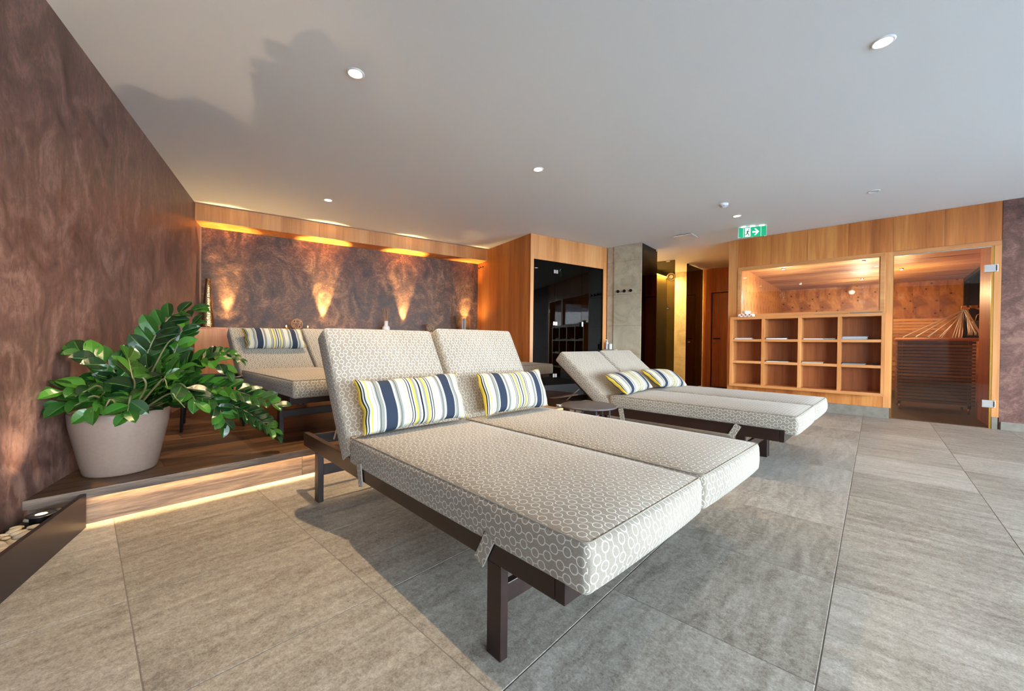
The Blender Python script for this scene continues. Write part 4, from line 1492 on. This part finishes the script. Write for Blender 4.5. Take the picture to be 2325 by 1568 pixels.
for i in range(NL):
    for s0, s1 in ((-1, 0), (0, 1)):
        q = [LP(i, s0), LP(i, s1), LP(i + 1, s1), LP(i + 1, s0)]
        uvq = [((s0 + 1) / 2, i / NL), ((s1 + 1) / 2, i / NL), ((s1 + 1) / 2, (i + 1) / NL), ((s0 + 1) / 2, (i + 1) / NL)]
        lf.quad(q, uvq, True)
leaf_me = lf.mesh('leaf', 'leaf_green')
STEMS = [
    # (pixel way points, depth y at start/end, leaf size, facing)
    ([(318, 905), (335, 800), (368, 740), (400, 712), (452, 704)], 2.20, 2.34, .094),
    ([(300, 905), (262, 850), (228, 820), (190, 802), (140, 798)], 2.16, 2.02, .088),
    ([(280, 905), (225, 880), (180, 882), (125, 890)], 2.10, 1.90, .088),
    ([(285, 910), (230, 900), (180, 905), (128, 925)], 2.08, 1.90, .090),
    ([(300, 915), (305, 880), (300, 850), (292, 812)], 2.04, 1.86, .100),
    ([(300, 915), (296, 900), (292, 918), (288, 942)], 2.02, 1.92, .085),
    ([(335, 905), (370, 850), (400, 790), (412, 752), (440, 735)], 2.22, 2.40, .084),
    ([(330, 905), (350, 850), (352, 800), (348, 768)], 2.24, 2.36, .086),
    ([(345, 905), (400, 850), (450, 820), (495, 825), (518, 842)], 2.22, 2.36, .084),
    ([(345, 905), (420, 850), (475, 808), (512, 802), (548, 818)], 2.32, 2.62, .060),
    ([(345, 910), (395, 872), (430, 890), (448, 918)], 2.14, 2.12, .084),
    ([(345, 905), (420, 885), (500, 880), (560, 895), (632, 920)], 2.22, 2.42, .080),
    ([(350, 905), (430, 895), (478, 905), (500, 932), (512, 966)], 2.20, 2.30, .076),
    ([(350, 905), (450, 900), (540, 925), (590, 955), (628, 985)], 2.26, 2.52, .080),
    ([(310, 905), (325, 860), (340, 835), (385, 818)], 2.18, 2.22, .080),
    ([(290, 905), (250, 890), (225, 905), (205, 935)], 2.04, 1.96, .086),
    ([(320, 905), (365, 870), (380, 850), (420, 840)], 2.12, 2.16, .084),
    ([(280, 905), (240, 870), (215, 858), (185, 868)], 2.16, 2.08, .084),
    ([(330, 905), (300, 860), (270, 840), (240, 838)], 2.24, 2.26, .080),
    ([(335, 910), (380, 895), (400, 905), (420, 925)], 2.06, 2.04, .080),
    ([(270, 915), (220, 900), (180, 915), (150, 935)], 2.00, 1.90, .088),
    ([(290, 915), (255, 905), (240, 925), (236, 942)], 1.98, 1.90, .084),
    ([(270, 910), (230, 880), (200, 885), (170, 900)], 2.02, 1.92, .090),
    ([(310, 915), (330, 880), (322, 850), (330, 830)], 2.00, 1.90, .090),
    ([(330, 905), (352, 830), (380, 780), (400, 765)], 2.12, 2.16, .086),
    ([(320, 905), (350, 880), (372, 860), (380, 880)], 2.00, 1.96, .082),
]
n_leaf = 0
for si, (wp, ya, yb_, ls) in enumerate(STEMS):
    ctrl = [at_y(px_, py_, ya + (yb_ - ya) * k_ / (len(wp) - 1)) for k_, (px_, py_) in enumerate(wp)]
    ctrl[0] = Vector((PC.x + (ctrl[0].x - PC.x) * .4, PC.y + (ctrl[0].y - PC.y) * .4, PLAT + HP - .035))
    # Catmull-Rom
    pts = []
    ext = [ctrl[0] * 2 - ctrl[1]] + ctrl + [ctrl[-1] * 2 - ctrl[-2]]
    for k_ in range(len(ctrl) - 1):
        p0, p1, p2, p3 = ext[k_:k_ + 4]
        for q in range(8):
            t = q / 8
            pts.append(.5 * ((2 * p1) + (p2 - p0) * t + (2 * p0 - 5 * p1 + 4 * p2 - p3) * t * t + (3 * p1 - p0 - 3 * p2 + p3) * t ** 3))
    pts.append(ctrl[-1])
    loc = [p - Vector((PC.x, PC.y, PLAT)) for p in pts]
    rad = [.0065 - .0042 * i / (len(loc) - 1) for i in range(len(loc))]
    sto = MB().tube(loc, rad, 6).build('stem', 'stem_green', pot)
    # arc length
    acc = [0]
    for a, b in zip(loc[:-1], loc[1:]):
        acc.append(acc[-1] + (b - a).length)
    L_ = acc[-1]
    step = ls * .52
    s_ = max(.10, L_ * .22) if L_ > .2 else L_ * .2
    side = 1
    view = (Vector((0, 0, CAM_H)) - Vector((PC.x, PC.y, PLAT))).normalized()
    while s_ < L_ + .001 and n_leaf < 296:
        i = next((k_ for k_ in range(len(acc) - 1) if acc[k_ + 1] >= s_), len(acc) - 2)
        f = (s_ - acc[i]) / max(1e-6, acc[i + 1] - acc[i])
        p = loc[i].lerp(loc[i + 1], min(1, f))
        tg = (loc[i + 1] - loc[i]).normalized()
        upv = (Vector((0, 0, 1)) * .8 + view * .7)
        upv = (upv - tg * upv.dot(tg)).normalized()
        sdv = tg.cross(upv).normalized() * side
        fr_ = s_ / L_
        last = s_ + step > L_
        yd = (tg * (.75 if not last else 2.2) + sdv * 1.0 + upv * random.uniform(.05, .35)).normalized()
        zd = (upv + Vector((random.uniform(-.3, .3), random.uniform(-.3, .3), random.uniform(-.1, .3)))).normalized()
        xd = yd.cross(zd).normalized()
        zd = xd.cross(yd).normalized()
        sz = ls * random.uniform(1.18, 1.45) * (1 - .25 * max(0, fr_ - .7) / .3)
        wdt = sz * .64
        m4 = Matrix(((xd.x * wdt, yd.x * sz, zd.x * sz, p.x), (xd.y * wdt, yd.y * sz, zd.y * sz, p.y), (xd.z * wdt, yd.z * sz, zd.z * sz, p.z), (0, 0, 0, 1)))
        o = D.objects.new('leaf', leaf_me)
        COL.objects.link(o)
        o.parent = sto
        o.matrix_local = m4
        n_leaf += 1
        side *= -1
        s_ += step * .62 if side < 0 else step * .5

# ------------------------------------------------------------------ pebble trough with uplight
TR0 = Vector((-2.012, 1.868))           # outer corner at the step
tdir = -ld                              # towards the camera along the wall
tn = Vector((-tdir.y, tdir.x))          # one side
if (LW - TR0).dot(tn) < 0:
    tn = -tn
# width from plate to wall
wid = abs((LW - TR0).dot(Vector((ld.y, -ld.x))))
tro = empty('pebble_trough', (TR0.x, TR0.y, 0), math.atan2(tdir.y, tdir.x), label='dark bronze metal trough along the left wall, in front of the platform step', cat='planter')
ys = 1 if Vector((-tdir.y, tdir.x)).dot(tn) > 0 else -1
TLn = 2.6
yA, yB = sorted((0, ys * .018))
box_obj('front_plate', 0, TLn, yA, yB, 0, .16, 'dark_metal', tro, .001)
yA, yB = sorted((ys * .018, ys * (wid - .003)))
gv = box_obj('gravel_bed', 0.0, TLn, yA, yB, .0, .088, 'gravel', tro)
gv['kind'] = 'stuff'
pbm = []
for s in range(5):
    rnd = random.Random(40 + s)
    m_ = MB()
    m_.lathe([(0, -.5), (.55, -.42), (.9, -.18), (1, .02), (.88, .26), (.5, .44), (0, .5)], 9, sx=1, sy=.68 + .06 * s)
    for i, v_ in enumerate(m_.v):
        m_.v[i] = (v_[0] * (1 + rnd.uniform(-.04, .04)) + .1 * v_[1], v_[1] * (1 + rnd.uniform(-.04, .04)), v_[2])
    pbm.append(m_.mesh('pebble', 'pebble_stone'))
placed = []
for n_ in range(5000):
    if len(placed) >= 150:
        break
    x = random.uniform(.02, .92)
    y = random.uniform(.035, wid - .03)
    rr = random.uniform(.014, .026)
    if (x - .135) ** 2 + (y - .095) ** 2 < (.058 + rr * .7) ** 2:
        continue
    lay = len(placed) // 95
    if any(l_ == lay and (x - a) ** 2 + (y - b) ** 2 < ((rr + c) * .70) ** 2 for a, b, c, l_ in placed):
        continue
    placed.append((x, y, rr, lay))
    q = TR0 + tdir * x + tn * y
    o = put('pebble', random.choice(pbm), None, (q.x, q.y, .093 + rr * .2 + lay * .016))
    o.scale = (rr * 1.12, rr * 1.12, rr * .85)
    o.rotation_euler = (random.uniform(-.25, .25), random.uniform(-.25, .25), random.uniform(0, 6.28))
    tag(o, 'smooth cream or grey pebble in the dark trough', 'pebble', 'pebbles in the trough')
q = TR0 + tdir * .12 + tn * .10
up_ = empty('ground_uplight', (q.x, q.y, 0), 0, label='round steel ground uplight glowing among the pebbles', cat='uplight')
MB().lathe([(.034, .09), (.035, .126), (.046, .127), (.046, .131), (.020, .132), (.018, .130)], 40).build('housing', 'dark_steel', up_)
MB().lathe([(0, .1305), (.0185, .1305)], 24).build('lens', 'uplight_lens', up_)
MB().lathe([(.0355, .08), (.0355, .124)], 30).build('body', 'black_metal', up_)


def spot(name, loc, aim, energy, size, blend, color, parent=None, soft=.012):
    L = D.lights.new(name, 'SPOT')
    L.energy = energy
    L.color = color
    L.spot_size = R(size)
    L.spot_blend = blend
    L.shadow_soft_size = soft
    lo = D.objects.new(name + '_beam', L)
    COL.objects.link(lo)
    lo.location = loc
    lo.rotation_euler = (Vector(aim) - Vector(loc)).to_track_quat('-Z', 'Y').to_euler()
    return lo


spot('ground_uplight', (q.x, q.y, .138), (q.x + .15, q.y + .15, 2.5), 22, 66, .8, (1, .74, .46), soft=.006)

# ------------------------------------------------------------------ things on the ledge
def B_(x, y, z=LEDGE):
    p = frame_pt(B0, B_AZ, x, y)
    return (p.x, p.y, z)


vs_ = empty('cone_vase', B_(.11, .20), 0, label='tall slender hammered gold cone vase at the left end of the ledge', cat='vase')
MB().lathe([(0, 0), (.066, 0), (.071, .006), (.070, .02), (.058, .15), (.046, .30), (.034, .48), (.026, .60), (.023, .606), (.020, .60), (.018, .5)], 40).build('body', 'hammered_gold', vs_)


def twig_ball(x, y, r, label, seed):
    rnd = random.Random(seed)
    tbx = empty('twig_ball', B_(x, y, LEDGE + r), 0, label=label, cat='ornament', group='woven twig balls')
    for k_ in range(11):
        m_ = Matrix.Rotation(rnd.uniform(0, 6.3), 3, 'X') @ Matrix.Rotation(rnd.uniform(0, 6.3), 3, 'Y')
        rr = r * rnd.uniform(.78, 1.0)
        ph_ = rnd.uniform(0, 6)
        pts_ = [m_ @ Vector((rr * math.cos(a * .3142), rr * math.sin(a * .3142), .14 * r * math.sin(a * .9426 + ph_))) for a in range(20)]
        MB().tube(pts_, r * .045, 5, closed=True).build('twig', 'twig', tbx)


twig_ball(1.085, .20, .075, 'woven twig ball between two tea lights on the left of the ledge', 3)
twig_ball(3.02, .20, .075, 'woven twig ball peeking over the gap of the front backrests', 4)
for k_, x in enumerate((.955, 1.215)):
    tl = empty('tea_light', B_(x, .16), 0, label=('small glowing tea light left of the twig ball', 'small glowing tea light right of the twig ball')[k_], cat='tea light')
    MB().lathe([(0, 0), (.024, 0), (.026, .03), (.023, .03), (.021, .012), (0, .012)], 20).build('cup', 'brass', tl)
    MB().lathe([(0, .031), (.006, .034), (.007, .042), (0, .058)], 10).build('flame', 'tealight_glow', tl)
rdv = empty('reed_diffuser', B_(2.30, .20), 0, label='white bottle vase with five scent reeds on the ledge', cat='diffuser')
MB().lathe([(0, 0), (.04, 0), (.052, .018), (.060, .045), (.054, .072), (.034, .092), (.030, .10), (.031, .165), (.027, .165), (.024, .10), (0, .09)], 32).build('bottle', 'white_ceramic', rdv)
for k_ in range(6):
    a = k_ * 1.05
    MB().tube([(0.006 * math.cos(a), .006 * math.sin(a), .08), (.055 * math.cos(a + .3), .04 * math.sin(a + .3), .36)], .002, 5).build('reed', 'reed', rdv)
hz_ = empty('glass_hurricane', B_(3.61, .17), 0, label='clear glass cylinder with white tubes at the right end of the ledge', cat='lantern')
MB().lathe([(.125, 0), (.125, .30), (.122, .30), (.122, .004), (0, .004)], 40).build('glass', 'tube_glass', hz_)
for k_, (dx, dy, r, h) in enumerate(((-.012, .0, .018, .25), (.018, .01, .02, .262), (.03, -.03, .016, .24))):
    MB().lathe([(0, .005), (r, .005), (r, h), (0, h)], 20, c=(dx, dy, 0)).build('candle', 'white_plastic', hz_)
MB().lathe([(0, .005), (.03, .005), (.032, .10), (0, .11)], 18, c=(-.05, -.03, 0)).build('red_candle', 'candle_red', hz_)
# ledge uplights
for k_, x in enumerate((.30, 1.43, 2.61, 3.72)):
    u = empty('ledge_uplight', B_(x, .278), 0, label='small recessed uplight in the ledge, %s' % ('by the cone vase', 'right of the left twig ball', 'right of the reed diffuser', 'by the glass cylinder')[k_], cat='uplight', group='ledge uplights')
    MB().lathe([(.018, .0025), (.024, .004), (.028, .0)], 20).build('trim_ring', 'steel', u)
    MB().lathe([(0, .0022), (.0185, .0022)], 16).build('lens', 'uplight_lens', u)
    pz = B_(x, .278, LEDGE + .012)
    pa = B_(x, .27, LEDGE + 1)
    spot('ledge_uplight', pz, B_(x, .280, LEDGE + .8), (260, 520, 460, 180)[k_], 36, .75, AMBER)
    spot('ledge_spill', pz, B_(x, .02, LEDGE + 1), P_SPILL * (1.6, .4, .4, 1.4)[k_], 100, 1.0, AMBER)

# ------------------------------------------------------------------ low black chair behind the plant
ch0 = at_z(411, 981, PLAT)
chl = at_z(393, 963, PLAT)
chr_ = at_z(552, 967, PLAT)
vx = (chr_ - ch0).xy.normalized()
chair = empty('armchair', (ch0.x, ch0.y, PLAT), math.atan2(vx.y, vx.x), label='low black tube-framed armchair behind the plant', cat='chair')
CW = .40
for (x, y) in ((0, 0), (CW, 0), (0, CW), (CW, CW)):
    dx, dy = (.02 if x == 0 else -.02), (.02 if y == 0 else -.02)
    MB().tube([(x, y, 0), (x + dx * .6, y + dy * .6, .25), (x + dx, y + dy, .40)], [.010, .015, .016], 10).build('leg', 'black_paint', chair)
pts_ = []
for sx, sy, a0 in ((1, 1, 0), (0, 1, 90), (0, 0, 180), (1, 0, 270)):
    for k_ in range(5):
        a = R(a0 + k_ * 22.5)
        pts_.append((.01 + sx * (CW - .02) + (.05 * math.cos(a) - .05 * (1 if sx else -1)), .01 + sy * (CW - .02) + (.05 * math.sin(a) - .05 * (1 if sy else -1)), .405))
MB().tube(pts_, .014, 10, closed=True).build('arm_rail', 'black_paint', chair)
box_obj('seat', .02, CW - .02, .02, CW - .02, .22, .255, 'black_paint', chair, .01)
box_obj('backrest', .04, CW - .04, CW - .03, CW - .01, .30, .395, 'black_paint', chair, .004)
